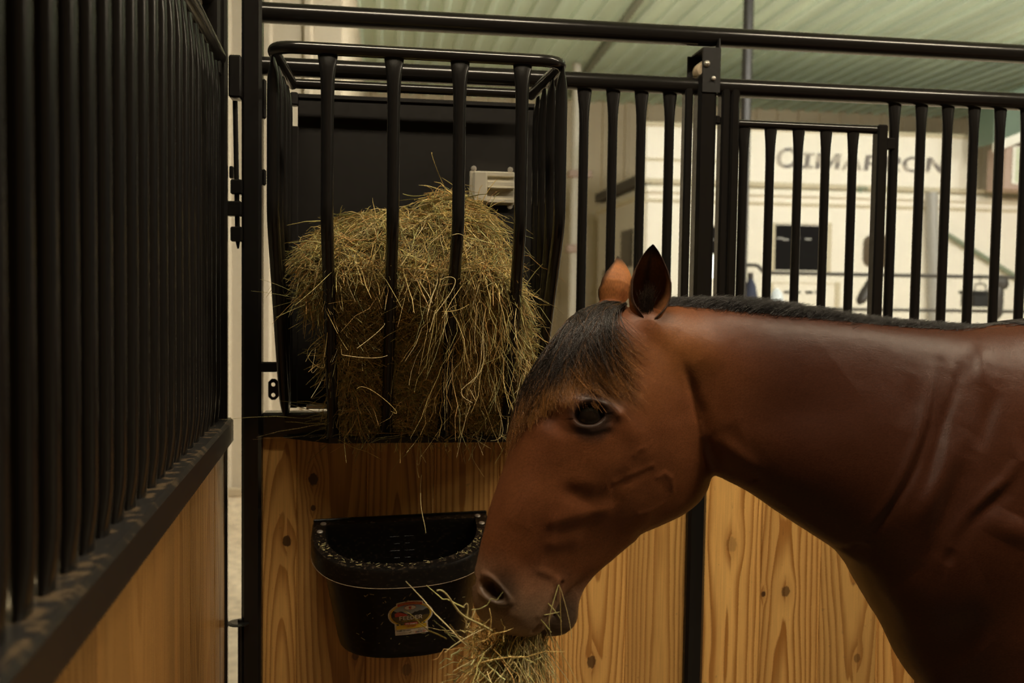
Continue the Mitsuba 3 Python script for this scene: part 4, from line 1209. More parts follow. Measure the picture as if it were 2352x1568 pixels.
# mane: short, standing along the crest, laid a little to the far side and back
cr = [(1500, 706), (1560, 703), (1640, 706), (1730, 714), (1830, 724), (1940, 737), (2060, 748), (2190, 756), (2320, 764), (2400, 768)]
crest = np.array([PB(x, y) for x, y in cr]); ci = CubicSpline(np.arange(len(cr)), crest)
K, M = 12500, 7
u = rg.random(K) * (len(cr) - 1.6) + 0.1
lat = rg.normal(0.002, 0.0085, K)
root = ci(u) + np.c_[np.zeros(K), lat, -0.004 - 9 * lat ** 2]
ln = np.interp(u, [0, 1, 2.6, 3.2, 5, 7, 8.4], [0.036, 0.036, 0.046, 0.044, 0.033, 0.028, 0.030]) * rg.uniform(0.8, 1.1, K) * 1.2
clump = np.sin(u * 37) * 0.25 + np.sin(u * 61 + 1) * 0.2
dirn = np.c_[0.75 + 0.35 * clump + rg.normal(0, 0.12, K), 0.30 + lat * 22 + rg.normal(0, 0.12, K), np.full(K, 0.95)]
dirn /= np.linalg.norm(dirn, axis=1, keepdims=True)
s3 = np.linspace(0, 1, M)[None, :, None]
droop = np.c_[np.full(K, 0.5), 0.45 + 12 * lat, np.full(K, -0.75)]
pth = root[:, None] + ln[:, None, None] * (dirn[:, None] * s3 + 0.46 * droop[:, None] * s3 ** 2)
mv, mf, sid, sp_ = strands(lift(pth, 1, 0.0015), 0.00042 * (1 - 0.7 * s3[..., 0] ** 2) * np.ones((K, 1)))
parts_v, parts_f, parts_c = [mv], [mf], [np.array([[0.017, 0.0145, 0.0135]]) * (0.6 + 0.9 * rg.random(K))[sid][:, None]]
# the lock at the withers falls forward over the near side
K2, M2 = 800, 10
u = 7.85 + 1.1 * rg.random(K2)
root = ci(np.minimum(u, 8.95)) + np.c_[np.zeros(K2), rg.normal(0, 0.008, K2), np.full(K2, -0.003)]
s4 = np.linspace(0, 1, M2)[None, :, None]
d0 = np.c_[0.45 + rg.normal(0, 0.15, K2), -0.25 + rg.normal(0, 0.15, K2), 0.75 + rg.normal(0, 0.12, K2)]
d1 = np.c_[0.9 + rg.normal(0, 0.2, K2), -0.75 + rg.normal(0, 0.12, K2), -1.5 + rg.normal(0, 0.25, K2)]
ln = rg.uniform(0.05, 0.09, K2)[:, None, None]
pth = lift(root[:, None] + ln * (0.55 * d0[:, None] * s4 + d1[:, None] * s4 ** 2), 2, 0.003)
v2, f2, sid, _ = strands(pth, 0.0005 * (1 - 0.7 * s4[..., 0] ** 2) * np.ones((K2, 1)))
parts_v.append(v2); parts_f.append(f2 + len(mv)); parts_c.append(np.array([[0.017, 0.0145, 0.0135]]) * (0.6 + 0.9 * rg.random(K2))[sid][:, None])
part(HORSE, 'mane', trimesh.Trimesh(np.vstack(parts_v), np.vstack(parts_f), process=False), 'hair_black', smooth=True, color=np.vstack(parts_c), kind='stuff', label='short black mane along the crest')

# dark hair filling the hollow of the near ear, and fine hair at its foot
def ear_hair(K, r0, r1, spread, d, ln, rad, c):
    a = rg.random(K)
    root = r0 * (1 - a)[:, None] + r1 * a[:, None] + rg.normal(0, spread, (K, 3))
    dd = np.asarray(d)[None] + rg.normal(0, 0.16, (K, 3))
    p = root[:, None] + rg.uniform(ln[0], ln[1], K)[:, None, None] * (dd[:, None] * s3 + np.array([0, 0, -0.1]) * s3 ** 2)
    v, f, sid, _ = strands(p, rad * (1 - 0.7 * s3[..., 0] ** 2) * np.ones((K, 1)))
    return v, f, (np.array([c]) * (0.5 + 0.9 * rg.random(K))[sid][:, None])


M = 6
s3 = np.linspace(0, 1, M)[None, :, None]
h1 = ear_hair(320, PHo(1474, 712, -0.052), PHo(1492, 712, -0.052), 0.004, [0.05, -0.10, 1.0], (0.02, 0.045), 0.00035, (0.022, 0.013, 0.008))
part(HORSE, 'ear_tuft', trimesh.Trimesh(h1[0], h1[1], process=False), 'hair_black', smooth=True, color=h1[2], kind='stuff')
# ------------------------------------------------------------------ hay in the rack
mat('hay', base_color={'type': 'mesh_attribute', 'name': 'vertex_color'}, roughness=0.55, specular=0.3)
HAY_C = np.array([[0.46, 0.35, 0.135], [0.38, 0.32, 0.12], [0.52, 0.42, 0.18], [0.30, 0.27, 0.10], [0.40, 0.26, 0.10], [0.33, 0.33, 0.15], [0.55, 0.47, 0.25]])


def E(px, py, Y, rx, ry, rz):
    return ellipsoid(P(px, py, Y), (rx, ry, rz))


def hay_field(q):
    fs = [E(920, 640, -0.22, 0.185, 0.135, 0.15), E(1040, 560, -0.21, 0.085, 0.11, 0.11), E(1070, 720, -0.25, 0.12, 0.12, 0.18), E(790, 630, -0.23, 0.085, 0.12, 0.095), E(880, 800, -0.20, 0.115, 0.105, 0.12),
          E(1120, 840, -0.15, 0.115, 0.085, 0.12), E(1000, 900, -0.12, 0.15, 0.07, 0.09), E(860, 920, -0.11, 0.075, 0.05, 0.07)]
    d = fs[0](q)
    for f in fs[1:]: d = smin(d, f(q), 0.035)
    d = d + (meshkit.fbm(q * 14, 3, 9) - 0.5) * 0.045
    # it stays behind the bars: upright above, leaning to the wall below
    bars = np.maximum(-(q[:, 1] + 0.44) + 0.022, (-(q[:, 1] + 0.115) * 0.834 + (-q[:, 2] + 1.222) * -0.0 - (q[:, 2] - 1.222) * 0.553) + 0.024)
    return np.maximum(d, bars)


gv, gf = surface(hay_field, (-0.26, -0.45, 1.2), (0.42, -0.02, 1.85), 0.008)
gv = taubin(gv, gf, 2)
gn = vnormals(gv, gf)
rg = np.random.default_rng(5)


def blades(root, d0, ln, bend, width, M, kink=0.0, flat=0.4):
    """Dry stalks and blades: paths from root along d0, bending; tubes pressed flat are three-sided and thin."""
    k = len(root)
    s = np.linspace(0, 1, M)[None, :, None]
    p = root[:, None] + ln[:, None, None] * (d0[:, None] * s + bend[:, None] * s ** 2)
    if kink:
        p[:, 1:-1] += rg.normal(0, kink, (k, M - 2, 3)) * ln[:, None, None]
    return p, width[:, None] * (1 - 0.55 * np.linspace(0, 1, M)[None] ** 3)


def hay_mesh(paths, radii, seed, tint=1.0):
    g = np.random.default_rng(seed)
    v, f, sid, sp = strands(paths, radii)
    c = HAY_C[g.integers(0, len(HAY_C), len(paths))] * g.uniform(0.6, 1.35, (len(paths), 1)) * tint * 1.36
    return v, f, c[sid]


fa = np.cross(gv[gf[:, 1]] - gv[gf[:, 0]], gv[gf[:, 2]] - gv[gf[:, 0]]); ar = np.linalg.norm(fa, axis=1)
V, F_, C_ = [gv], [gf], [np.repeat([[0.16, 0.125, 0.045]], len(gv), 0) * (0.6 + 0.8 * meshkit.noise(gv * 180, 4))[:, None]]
base = len(gv)


def put(m):
    global base
    v, f, c = m
    V.append(v); F_.append(f + base); C_.append(c); base += len(v)


K = 21000
w = ar * np.where(gn[gf[:, 0], 1] < 0.35, 1.0, 0.25)
fi = rg.choice(len(gf), K, p=w / w.sum())
bc = rg.dirichlet((1, 1, 1), K)
root = (gv[gf[fi]] * bc[..., None]).sum(1); nn = gn[gf[fi, 0]]
root -= nn * rg.uniform(0.0, 0.012, K)[:, None]
d = rg.normal(size=(K, 3)); d[:, 2] *= 0.9
d -= nn * (d * nn).sum(1, keepdims=True); d /= np.linalg.norm(d, axis=1, keepdims=True)
up = np.clip(rg.normal(0.22, 0.22, K), -0.1, 1.0)
# the left shoulder and the top bristle outward
left = smooth01(0.02, -0.14, root[:, 0]); up = up + 0.55 * left * rg.random(K) + 0.35 * smooth01(1.66, 1.78, root[:, 2]) * rg.random(K)
d0 = d + nn * up[:, None]; d0 /= np.linalg.norm(d0, axis=1, keepdims=True)
ln = rg.uniform(0.022, 0.085, K) * np.where(rg.random(K) < 0.12, 1.5, 1.0)
bend = -nn * (0.35 * up)[:, None] + np.c_[rg.normal(0, 0.15, K), rg.normal(0, 0.1, K), -0.15 - 0.25 * rg.random(K)]
put(hay_mesh(*blades(root, d0, ln, bend, rg.uniform(0.0006, 0.0015, K), 5, 0.02), 31))
# limp stems hanging down the right of the front
K = 520
px, py = rg.uniform(1000, 1170, K), rg.uniform(470, 860, K)
root = np.array([P(a, b, -0.36 + 0.0004 * (b - 500)) for a, b in zip(px, py)])
q = hay_field(root)
for _ in range(6): root[:, 1] += np.clip(q, -0.05, 0.05); q = hay_field(root)
ok = abs(q) < 0.02; root = root[ok]; K = len(root)
d0 = np.c_[rg.normal(0.05, 0.6, K), -0.25 - 0.35 * rg.random(K), rg.normal(-0.35, 0.5, K)]
bend = np.c_[rg.normal(0, 0.3, K), 0.30 + 0 * rg.random(K), -0.6 - 0.4 * rg.random(K)]
put(hay_mesh(*blades(root, d0, rg.uniform(0.04, 0.13, K), bend, rg.uniform(0.0004, 0.001, K), 8, 0.04), 32, 1.15))
# straws through the bottom of the rack and over the tray
K = 900
root = np.c_[rg.uniform(-0.13, 0.40, K), rg.uniform(-0.13, -0.05, K), rg.uniform(1.225, 1.30, K)]
d0 = np.c_[rg.normal(0, 0.9, K), rg.normal(-0.2, 0.3, K), rg.normal(0.0, 0.28, K)]
put(hay_mesh(*blades(root, d0, rg.uniform(0.03, 0.10, K), np.c_[np.zeros(K), np.zeros(K), -0.2 * rg.random(K)], rg.uniform(0.0004, 0.001, K), 5, 0.02), 33))


def straw(pts, r, Y=None, seed=0, c=(0.55, 0.45, 0.2)):
    """One straw through pixels (px, py) at depth Y, or through 3D points."""
    p = np.array([P(a, b, Y if np.ndim(Y) == 0 else Y[k]) for k, (a, b) in enumerate(pts)])
    m = len(p)
    if m > 2:
        p = CubicSpline(np.arange(m), p)(np.linspace(0, m - 1, 4 * m))
    v, f, sid, sp = strands(p[None], np.full((1, len(p)), r) * (1 - 0.4 * np.linspace(0, 1, len(p)) ** 2), sides=5)
    return v, f, np.repeat([c], len(v), 0)


gold, pale, green = (0.46, 0.34, 0.12), (0.58, 0.48, 0.24), (0.42, 0.38, 0.15)
for pts, r, Y, c in (
        ([(1032, 448), (1010, 405), (994, 362), (993, 352)], 0.0009, -0.30, gold), ([(675, 672), (640, 655), (597, 641)], 0.0004, -0.36, green), ([(690, 688), (640, 676), (577, 668)], 0.0004, -0.36, green),
        ([(700, 700), (664, 715), (634, 729)], 0.0008, -0.35, green), ([(762, 540), (800, 520), (860, 478)], 0.0010, -0.30, gold), ([(925, 445), (960, 450), (1000, 440)], 0.0011, -0.30, green),
        ([(1000, 720), (1030, 680), (1046, 645), (1030, 636), (1012, 645)], 0.0011, -0.41, pale), ([(1015, 715), (1050, 712), (1078, 698)], 0.001, -0.41, gold), ([(1000, 712), (990, 750), (985, 762)], 0.0011, -0.40, pale),
        ([(1050, 700), (1022, 730), (1024, 770), (1028, 786)], 0.0006, -0.40, pale), ([(1038, 540), (1053, 537), (1064, 541)], 0.0009, -0.45, pale), ([(820, 800), (870, 760), (883, 742)], 0.0010, -0.36, pale),
        ([(786, 815), (850, 822), (890, 816)], 0.001, -0.34, pale), ([(820, 893), (860, 900), (905, 938), (898, 944)], 0.0009, -0.28, gold), ([(775, 942), (800, 942), (850, 940)], 0.0009, -0.17, pale),
        ([(1120, 700), (1110, 780), (1105, 850), (1065, 890), (1085, 925)], 0.0012, -0.34, pale), ([(1108, 770), (1100, 850), (1078, 880)], 0.0008, -0.35, pale), ([(1080, 895), (1090, 915), (1095, 920)], 0.0009, -0.34, pale),
        ([(1120, 850), (1140, 900), (1150, 950), (1148, 1000)], 0.0006, -0.24, pale), ([(1128, 850), (1130, 900), (1155, 980), (1140, 1010), (1128, 1012)], 0.0006, -0.24, pale), ([(1135, 880), (1146, 940), (1163, 962)], 0.0006, -0.24, gold),
        ([(1150, 860), (1175, 900), (1185, 925)], 0.0007, -0.25, gold), ([(782, 950), (772, 975), (790, 1000), (815, 1025)], 0.0006, -0.16, green), ([(735, 800), (720, 790), (706, 815), (730, 842), (745, 834)], 0.0005, -0.30, gold),
        ([(724, 800), (720, 830), (716, 854), (728, 846)], 0.0007, -0.30, pale), ([(968, 990), (958, 1050), (960, 1090), (963, 1092)], 0.0006, -0.14, gold), ([(970, 998), (966, 1030), (978, 1062)], 0.0007, -0.14, gold), ([(960, 1010), (966, 1045), (961, 1068)], 0.001, -0.14, gold),
        ([(966, 1132), (968, 1170), (974, 1200), (978, 1224)], 0.0011, -0.14, pale), ([(968, 1090), (966, 1115), (966, 1136)], 0.0004, -0.14, gold), ([(938, 1010), (920, 1050), (893, 1090)], 0.0005, -0.12, gold), ([(1080, 1000), (1078, 1035), (1112, 1095)], 0.0005, -0.13, gold),
        ([(1150, 1000), (1165, 1012), (1180, 1022)], 0.0008, -0.15, pale), ([(1100, 480), (1120, 440), (1143, 410)], 0.0011, -0.22, gold), ([(1110, 490), (1135, 470), (1160, 462)], 0.001, -0.22, gold), ([(1095, 470), (1100, 440), (1108, 425)], 0.0008, -0.24, gold),
        ([(1120, 590), (1150, 565), (1172, 556)], 0.0009, -0.28, pale), ([(1080, 590), (1120, 600), (1150, 605), (1166, 592)], 0.001, -0.30, pale), ([(1190, 740), (1196, 700), (1210, 670), (1198, 650)], 0.0005, -0.20, pale)):
    put(straw(pts, r, Y, c=c))
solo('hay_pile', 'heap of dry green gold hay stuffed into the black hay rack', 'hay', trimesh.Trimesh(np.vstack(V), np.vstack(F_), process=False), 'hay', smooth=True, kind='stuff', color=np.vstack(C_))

# hay the horse is chewing: a wisp hanging from the lips
V, F_, C_ = [], [], []; base = 0
K = 620
m0 = PHo(1200, 1452, 0.0)
root = m0 + HF * rg.normal(0, 0.022, K)[:, None] + HL * rg.normal(0, 0.014, K)[:, None] + np.c_[np.zeros(K), np.zeros(K), rg.normal(0.0, 0.012, K)]
d0 = HF * rg.normal(0.14, 0.30, K)[:, None] + HL * rg.normal(-0.1, 0.28, K)[:, None] + np.c_[np.zeros(K), np.zeros(K), -1 + 0.2 * rg.random(K)]
put(hay_mesh(*blades(root, d0, rg.uniform(0.035, 0.125, K), np.c_[rg.normal(-0.1, 0.22, K), rg.normal(0, 0.15, K), -0.1 * rg.random(K)], rg.uniform(0.0004, 0.0010, K), 6, 0.02), 41, 0.68))
K = 260
root = PHo(1140, 1450, 0.0) + HF * rg.normal(0.0, 0.035, K)[:, None] + HL * rg.normal(0, 0.02, K)[:, None] + np.c_[np.zeros(K), np.zeros(K), rg.normal(-0.035, 0.03, K)]
d0 = rg.normal(0, 1, (K, 3)) * [1, 0.6, 0.9] + [-0.1, 0, -0.25]
put(hay_mesh(*blades(root, d0, rg.uniform(0.02, 0.055, K), rg.normal(0, 0.4, (K, 3)), rg.uniform(0.0005, 0.0014, K), 6, 0.05), 42, 1.15))


def mstraw(pts, r, off, c):
    p = np.array([PHo(a, b, off) for a, b in pts]); m = len(p)
    p = CubicSpline(np.arange(m), p)(np.linspace(0, m - 1, 4 * m)) if m > 2 else p
    v, f, sid, sp = strands(p[None], np.full((1, len(p)), r) * (1 - 0.4 * np.linspace(0, 1, len(p)) ** 2), sides=5)
    return v, f, np.repeat([c], len(v), 0)


for pts, r, off, c in (([(1130, 1448), (1085, 1425), (1055, 1405), (1030, 1370), (1003, 1356)], 0.0019, -0.03, (0.42, 0.36, 0.16)), ([(1120, 1440), (1060, 1470), (1022, 1498)], 0.0009, -0.03, pale), ([(1092, 1400), (1070, 1440), (1075, 1400), (1062, 1395)], 0.0009, -0.03, pale),
        ([(1283, 1342), (1270, 1385), (1262, 1420), (1264, 1450)], 0.0008, -0.056, green), ([(1284, 1343), (1300, 1395), (1310, 1440), (1313, 1468)], 0.0008, -0.054, pale), ([(1285, 1345), (1288, 1420), (1292, 1500), (1300, 1555)], 0.0006, -0.058, gold),
        ([(1256, 1382), (1280, 1410), (1290, 1428)], 0.0009, -0.055, green), ([(1238, 1418), (1255, 1438), (1266, 1452)], 0.0012, -0.05, green), ([(1250, 1412), (1285, 1405)], 0.0006, -0.056, green), ([(1215, 1455), (1180, 1500), (1150, 1560), (1140, 1600)], 0.0010, -0.03, gold),
        ([(1190, 1455), (1165, 1520), (1170, 1590)], 0.001, -0.03, gold), ([(1150, 1452), (1110, 1500), (1060, 1530), (1040, 1545)], 0.001, -0.02, pale), ([(1180, 1520), (1200, 1550), (1215, 1575)], 0.0016, -0.04, pale)):
    put(mstraw(pts, r, off, c))
solo('hay_wisp', 'wisp of hay hanging from the lips of the chewing horse', 'hay', trimesh.Trimesh(np.vstack(V), np.vstack(F_), process=False), 'hay', smooth=True, kind='stuff', color=np.vstack(C_))
# ------------------------------------------------------------------ the hall beyond: trailer, fence, poles, shed
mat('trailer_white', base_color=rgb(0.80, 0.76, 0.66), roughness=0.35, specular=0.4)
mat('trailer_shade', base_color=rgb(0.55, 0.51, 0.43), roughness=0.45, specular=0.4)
mat('trailer_tan', base_color=rgb(0.52, 0.46, 0.33), roughness=0.5)
mat('glass_dark', base_color=rgb(0.012, 0.011, 0.011), roughness=0.08, specular=0.5)
mat('glass_brown', base_color=rgb(0.10, 0.075, 0.05), roughness=0.15, specular=0.5)
mat('letter_grey', base_color=proc(lambda p, n, uv: mix((0.16, 0.14, 0.13), (0.40, 0.36, 0.31), smoothstep(0.45, 0.6, noise(p.x * 14, p.z * 14)))), roughness=0.5)
mat('steel_grey', base_color=rgb(0.33, 0.32, 0.30), roughness=0.35, specular=0.5)
mat('pole_dark', base_color=rgb(0.022, 0.019, 0.017), roughness=0.4, specular=0.4)
mat('fence_dark', base_color=rgb(0.035, 0.03, 0.026), roughness=0.5)
mat('rail_green', base_color=rgb(0.20, 0.24, 0.17), roughness=0.5)
mat('cloth_navy', base_color=rgb(0.02, 0.025, 0.05), roughness=0.8)
mat('cloth_pale', base_color=rgb(0.50, 0.55, 0.58), roughness=0.8)
mat('roof_green', base_color=rgb(0.12, 0.17, 0.13), roughness=0.6)
mat('trim_white', base_color=rgb(0.75, 0.74, 0.68), roughness=0.5)
mat('wall_pink', base_color=rgb(0.40, 0.29, 0.24), roughness=0.6)
mat('glass_pale', base_color=rgb(0.52, 0.56, 0.42), roughness=0.2)

t = thing('horse_trailer', 'long white horse trailer with dark windows and grey lettering, parked beyond the stall', 'trailer')
TY = 9.0


def face(px0, py0, px1, py1, d0=0.02, d1=0.0, bevel=0.008, Y=TY):
    """A box on the trailer's side between two pixels of that plane, standing d0 proud."""
    a, b = P(px0, py0, Y), P(px1, py1, Y)
    return box((a[0], Y - d0, a[2]), (b[0], Y - d1, b[2]), bevel)


zlo, zmid, zhi = 0.62, P(1480, 420, TY)[2], P(1480, 285, TY)[2]
XL, XR = P(1478, 500, TY)[0], 12.5
part(t, 'body', box((XL, TY, zlo), (XR, TY + 2.4, zmid), 0.05), 'trailer_white')
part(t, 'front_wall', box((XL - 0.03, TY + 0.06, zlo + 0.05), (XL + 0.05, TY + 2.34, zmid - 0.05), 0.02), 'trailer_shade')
part(t, 'front_trim', box((XL - 0.07, TY + 0.02, zmid - 0.02), (XL + 0.1, TY + 2.42, zmid + 0.12), 0.02), 'fence_dark', label='black trim along the top of the front')
part(t, 'front_ledge', box((XL - 0.05, TY + 0.02, zmid - 0.20), (XL + 0.1, TY + 2.42, zmid - 0.12), 0.02), 'trailer_tan')
part(t, 'front_window', box((XL - 0.045, TY + 0.35, 1.95), (XL, TY + 0.95, 2.45), 0.02), 'glass_dark')
part(t, 'front_window', box((XL - 0.045, TY + 1.75, 1.75), (XL, TY + 1.95, 1.95), 0.02), 'glass_brown')
part(t, 'header_panel', box((XL, TY, zmid), (P(2245, 400, TY)[0], TY + 0.14, zhi), 0.02), 'trailer_white')
part(t, 'header_cap', box((XL - 0.02, TY - 0.04, zhi - 0.02), (P(2245, 400, TY)[0], TY + 0.18, zhi + 0.03), 0.01), 'trailer_tan')
part(t, 'seam', box((XL, TY - 0.008, P(1500, 366, TY)[2] - 0.02), (P(1700, 366, TY)[0], TY, P(1500, 366, TY)[2] + 0.02), 0.003), 'trailer_tan')
zt = P(1700, 422, TY)[2]
part(t, 'moulding', box((XL, TY - 0.03, zt - 0.03), (XR, TY, zt + 0.03), 0.008), 'trailer_tan', label='tan moulding')
zt = P(1700, 441, TY)[2]
part(t, 'moulding', box((XL, TY - 0.06, zt - 0.045), (XR, TY, zt + 0.045), 0.02), 'trailer_white')
zt = P(1700, 466, TY)[2]
part(t, 'moulding', box((XL, TY - 0.02, zt - 0.02), (XR, TY, zt + 0.02), 0.006), 'trailer_tan')
for a in ((1772, 512, 1906, 626), (1600, 516, 1682, 628)):
    w = part(t, 'window', join(face(a[0], a[1], a[2], a[1] + 4, 0.03), face(a[0], a[3] - 4, a[2], a[3], 0.03), face(a[0], a[1], a[0] + 5, a[3], 0.03), face(a[2] - 12, a[1], a[2], a[3], 0.03)), 'trailer_tan')
    part(w, 'pane', face(a[0] + 5, a[1] + 4, a[2] - 12, a[3] - 4, 0.012), 'glass_dark', label='dark glass')
    part(w, 'blind', join(*[face(x, y, x + 14, y + 4, 0.016, 0.011, 0.001) for x, y in ((a[0] + 12, 545), (a[0] + 24, 548), (a[0] + 50, 544), (a[0] + 76, 547)) if x + 14 < a[2] - 12]), 'steel_grey')
wl = part(t, 'lit_window', face(1608, 582, 1645, 642, 0.03, 0.0, 0.02), 'trim_white')
lm_ = face(1611, 586, 1642, 639, 0.036, 0.030, 0.001)
k = part(wl, 'pane', lm_, 'trim_white', label='lit pane')
scene[k]['emitter'] = {'type': 'area', 'radiance': rgb(1.25, 1.4, 1.2)}
rw = m3.CrossSection([[(-1, -1), (1, -1), (1, 1), (-1, 1)]])
a, b = P(1981, 612, TY), P(2052, 541, TY)
cs_ = m3.CrossSection.square([b[0] - a[0] - 0.2, b[2] - a[2] - 0.2]).offset(0.1, m3.JoinType.Round, circular_segments=24)
mm = m3.Manifold.extrude(cs_, 0.03).to_mesh(); vv = np.array(mm.vert_properties[:, :3])
part(t, 'window', trimesh.Trimesh(np.c_[vv[:, 0] + a[0] + 0.1, TY - vv[:, 2], vv[:, 1] + a[2] + 0.1], np.array(mm.tri_verts), process=False), 'glass_brown', label='brown window with rounded corners')
h_ = part(t, 'hatch', join(face(1768, 648, 1926, 652, 0.02), face(1768, 648, 1774, 740, 0.02), face(1918, 648, 1926, 740, 0.02)), 'trailer_tan')
for x in (1800, 1822, 1850, 1872):
    part(h_, 'vent', face(x, 668, x + 16, 674, 0.012, 0, 0.002), 'glass_dark')
part(t, 'downpipe', rod(P(2140, 442, TY - 0.1), P(2150, 900, TY - 0.1), 0.075, 18), 'steel_grey', smooth=40, label='grey vertical pipe')
part(t, 'handrail', rod(P(2176, 538, TY - 0.08), P(2350, 645, TY - 0.08), 0.03, 10), 'rail_green', smooth=40)
part(t, 'bracket', join(face(1966, 430, 1990, 436, 0.05), face(1968, 436, 1976, 444, 0.05)), 'rail_green')
tm = meshkit.text_mesh('IMARRON', 0.185, 0.012, bold=True)
tc = meshkit.text_mesh('C', 0.235, 0.012, bold=True)
x0, x1 = P(1781, 383, TY)[0], P(2168, 386, TY)[0]
zb_ = P(1800, 384, TY)[2]


def letters(m, xa, xb):
    v = np.array(m.vertices); v[:, 0] -= v[:, 0].min(); sx = (xb - xa) / v[:, 0].max()
    return trimesh.Trimesh(np.c_[xa + v[:, 0] * sx + v[:, 1] * 0.12, TY - v[:, 2], zb_ + v[:, 1]], m.faces, process=False)


part(t, 'letter', letters(tc, x0, x0 + 0.27), 'letter_grey')
full = letters(tm, x0 + 0.33, x1)
pieces = sorted(full.split(only_watertight=False), key=lambda m: m.bounds[0][0])
for m in pieces: part(t, 'letter', m, 'letter_grey')
for x in (6.2, 7.1):
    w = part(t, 'wheel', disk((x, TY + 0.12, 0.38), (0, -1, 0), 0.38, 0.24, 28, 0.04), 'black_matte', smooth=40)
    part(w, 'hub', disk((x, TY - 0.01, 0.38), (0, -1, 0), 0.2, 0.03, 20, 0.008), 'steel_grey', smooth=40)
part(t, 'chassis', box((XL + 0.3, TY + 0.3, 0.45), (XR - 0.2, TY + 2.1, 0.65), 0.02), 'fence_dark')
part(t, 'jack_leg', box((XL + 0.5, TY + 0.25, 0.0), (XL + 0.6, TY + 0.35, 0.5), 0.01), 'fence_dark')

# shed at the right of the trailer
t = thing('shed', 'small shed with dark green roof, white fascia and pale window at the right edge', 'building')
SY = 8.4
a, b = P(2292, 336, SY), P(2420, 285, SY)
sl_ = (b[2] - a[2]) / (b[0] - a[0])
part(t, 'roof', trimesh.convex.convex_hull(np.array([(x, y, z + dz) for x, z in ((a[0] - 0.1, a[2] - 0.1 * sl_ + 0.06), (b[0] + 3, a[2] + (b[0] + 3 - a[0]) * sl_ + 0.06)) for y in (SY - 0.05, SY + 0.4) for dz in (0, 0.55)])), 'roof_green')
part(t, 'fascia', trimesh.convex.convex_hull(np.array([(x, y, z + dz) for x, z in ((a[0] - 0.1, a[2] - 0.1 * sl_), (b[0] + 3, a[2] + (b[0] + 3 - a[0]) * sl_)) for y in (SY - 0.08, SY - 0.04) for dz in (-0.05, 0.07)])), 'trim_white')
a2 = P(2306, 430, SY)
part(t, 'wall', box((a2[0], SY, a2[2] - 0.02), (a2[0] + 4, SY + 0.35, a[2] + 0.02), 0.01), 'wall_pink')
w = part(t, 'window', box((P(2322, 400, SY)[0], SY - 0.03, P(2330, 424, SY)[2]), (P(2322, 400, SY)[0] + 1.2, SY, P(2330, 336, SY)[2]), 0.01), 'trim_white')
part(w, 'pane', box((P(2328, 400, SY)[0], SY - 0.035, P(2330, 420, SY)[2]), (P(2328, 400, SY)[0] + 1.1, SY - 0.028, P(2330, 340, SY)[2]), 0.002), 'glass_pale')
part(t, 'post', box((a2[0] + 0.9, SY + 0.05, 0.0), (a2[0] + 1.0, SY + 0.15, a2[2]), 0.01), 'wall_pink')
part(t, 'post', box((a2[0] + 3.4, SY + 0.05, 0.0), (a2[0] + 3.5, SY + 0.15, a2[2]), 0.01), 'wall_pink')

# poles
zc_ = zc - 0.03
x = P(1716, 150, 6)[0]
t = thing('steel_pole', 'tall dark steel pole rising to the ceiling in front of the trailer', 'pole')
part(t, 'shaft', rod((x, 6, 0.02), (x, 6, zc_), 0.048, 22), 'pole_dark', smooth=40)
part(t, 'base_plate', box((x - 0.12, 5.88, 0.0), (x + 0.12, 6.12, 0.02), 0.004), 'pole_dark')
x = P(1319, 500, 10.5)[0]
t = thing('steel_pole_001', 'pale grey column near the back wall, left of the trailer front', 'pole')
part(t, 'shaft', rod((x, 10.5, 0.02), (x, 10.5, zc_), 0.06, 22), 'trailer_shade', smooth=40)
part(t, 'collar', box((x - 0.10, 10.4, P(1319, 408, 10.5)[2]), (x + 0.22, 10.6, P(1319, 392, 10.5)[2]), 0.01), 'wall_pink')
part(t, 'collar', box((x - 0.10, 10.4, P(1319, 580, 10.5)[2]), (x + 0.16, 10.6, P(1319, 562, 10.5)[2]), 0.01), 'wall_pink')
part(t, 'base_plate', box((x - 0.14, 10.36, 0.0), (x + 0.14, 10.64, 0.02), 0.004), 'trailer_shade')

# pipe fence in front of the trailer
FY = 7.2
t = thing('pipe_fence', 'dark pipe fence with two thin rails in front of the trailer', 'fence')
z1, z2 = P(2000, 631, FY)[2], P(2000, 711, FY)[2]
xa, xb = P(1706, 625, FY)[0], 11.0
part(t, 'rail', tube(round_path([(xa, FY, z2 - 0.4), (xa, FY, z1 + 0.08), (xa + 0.16, FY, z1 + 0.08), (xa + 0.24, FY, z1), (xb, FY, z1)], 0.07, 7), 0.02, n=12), 'fence_dark', smooth=40)
part(t, 'rail', rod((xa, FY, z2), (xb, FY, z2), 0.018, 12), 'fence_dark', smooth=40)
part(t, 'rail', rod((xa, FY, 0.85), (xb, FY, 0.85), 0.018, 12), 'fence_dark', smooth=40)
for k in range(3):
    part(t, 'post', rod((xa + 0.1 + 3.4 * k, FY + 0.03, 0.0), (xa + 0.1 + 3.4 * k, FY + 0.03, z1), 0.03, 14), 'fence_dark', smooth=40)


def lump(c, r, seed, rough=0.18):
    m = trimesh.creation.icosphere(3, 1.0)
    v = np.array(m.vertices); v *= (1 + rough * (meshkit.fbm(v * 1.6 + seed, 3, seed) - 0.5) * 2)[:, None]
    return trimesh.Trimesh(v * np.asarray(r) + np.asarray(c, float), m.faces, process=False)


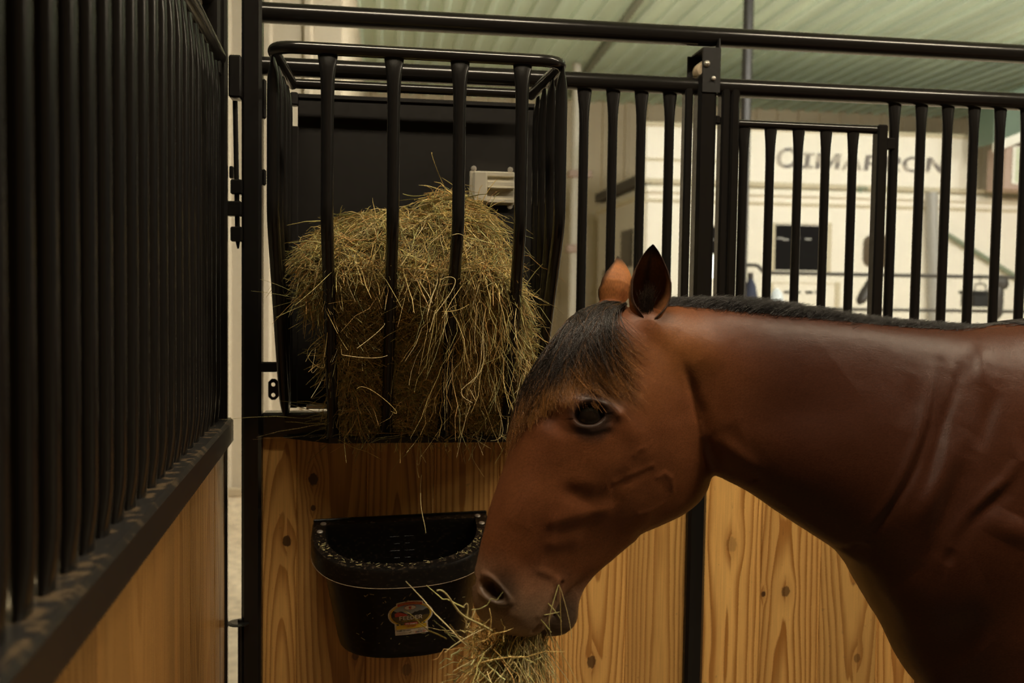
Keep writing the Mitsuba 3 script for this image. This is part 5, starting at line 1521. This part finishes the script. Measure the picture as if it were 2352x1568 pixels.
def sack(a, b, r, seed):
    p = np.linspace(0, 1, 12)
    pts = np.asarray(a, float) + (np.asarray(b, float) - np.asarray(a, float)) * p[:, None]
    rad = r * np.clip(np.interp(p, [0, 0.08, 0.25, 0.7, 0.95, 1], [0.35, 0.75, 0.95, 1.0, 0.8, 0.3]), 0, 1)
    m = tube(pts, rad, rad * 0.7, n=18)
    v = np.array(m.vertices); v += (meshkit.fbm(v * 7, 2, seed) - 0.5)[:, None] * r * 0.35
    return trimesh.Trimesh(v, m.faces, process=False)


solo('rolled_rug', 'dark rolled horse rug slung slantwise over the pipe fence', 'rug', sack(P(2018, 622, FY - 0.08), P(1972, 698, FY - 0.10), 0.075, 3), 'fence_dark', smooth=50)
t = thing('tool_caddy', 'black box with handle hung on the right end of the pipe fence', 'box')
part(t, 'box', box(P(2237, 705, FY - 0.15), P(2266, 676, FY - 0.02) + [0, 0.12, 0], 0.01), 'black_matte')
part(t, 'lid', box(P(2236, 675, FY - 0.16), P(2267, 668, FY - 0.02) + [0, 0.13, 0], 0.006), 'black_matte')
part(t, 'handle', tube(round_path([P(2238, 668, FY - 0.1), P(2240, 652, FY - 0.1), P(2264, 652, FY - 0.1), P(2265, 668, FY - 0.1)], 0.03, 6), 0.008, n=10), 'black_matte', smooth=40)
part(t, 'hook', rod(P(2251, 652, FY - 0.1), P(2251, 630, FY - 0.03), 0.005, 8), 'black_matte')
solo('work_jacket', 'dark jacket hanging from the pipe fence at the right of the black box', 'jacket', join(lump(P(2298, 648, FY - 0.1), (0.09, 0.06, 0.085), 4, 0.3), lump(P(2292, 690, FY - 0.1), (0.06, 0.05, 0.2), 5, 0.3)), 'fence_dark', smooth=60)
for nm, lb, px, py, top, r, bs, sd in (('navy_sack', 'navy blue sack standing at the foot of the dark pole', 1724, 668, 640, 0.065, 'cloth_navy', 8), ('pale_sack', 'pale blue sack beside the navy sack, just over the crest of the mane', 1784, 684, 662, 0.072, 'cloth_pale', 9)):
    c = P(px, py, FY - 0.45); z1_ = P(px, top, FY - 0.45)[2]
    zz_ = np.r_[0.0, 0.03, 0.12, 0.4, 0.8, z1_ - 0.3, z1_ - 0.16, z1_ - 0.06, z1_ - 0.015, z1_]
    m = tube(np.c_[np.full(10, c[0]), np.full(10, c[1]), zz_], r * np.array([1.1, 1.3, 1.4, 1.4, 1.3, 1.2, 1.05, 0.8, 0.45, 0.1]), n=20)
    v = np.array(m.vertices); v[:, :2] += (meshkit.fbm(v * 6, 2, sd) - 0.5)[:, None] * 0.04
    solo(nm, lb, 'sack', trimesh.Trimesh(v, m.faces, process=False), bs, smooth=50)

# one dark rafter under the ceiling sheets
def PZ(px, py, z):
    d = ray(px, py)
    return EYE + d * ((z - EYE[2]) / d[2])


a, b = PZ(1466, 0, zc - 0.05), PZ(1318, 205, zc - 0.05)
u_ = (b - a) / np.linalg.norm(b - a); a = a - u_ * 4.0; b = b + u_ * 0.4
w_ = np.array([-u_[1], u_[0], 0])
rf = trimesh.convex.convex_hull(np.array([q + w_ * s + [0, 0, dz] for q in (a, b) for s in (-0.035, 0.035) for dz in (-0.04, 0.06)]))
mat('rafter', base_color=rgb(0.22, 0.24, 0.20), roughness=0.6)
structure('trim_2', rf, 'rafter', label='dark rafter under the ceiling')
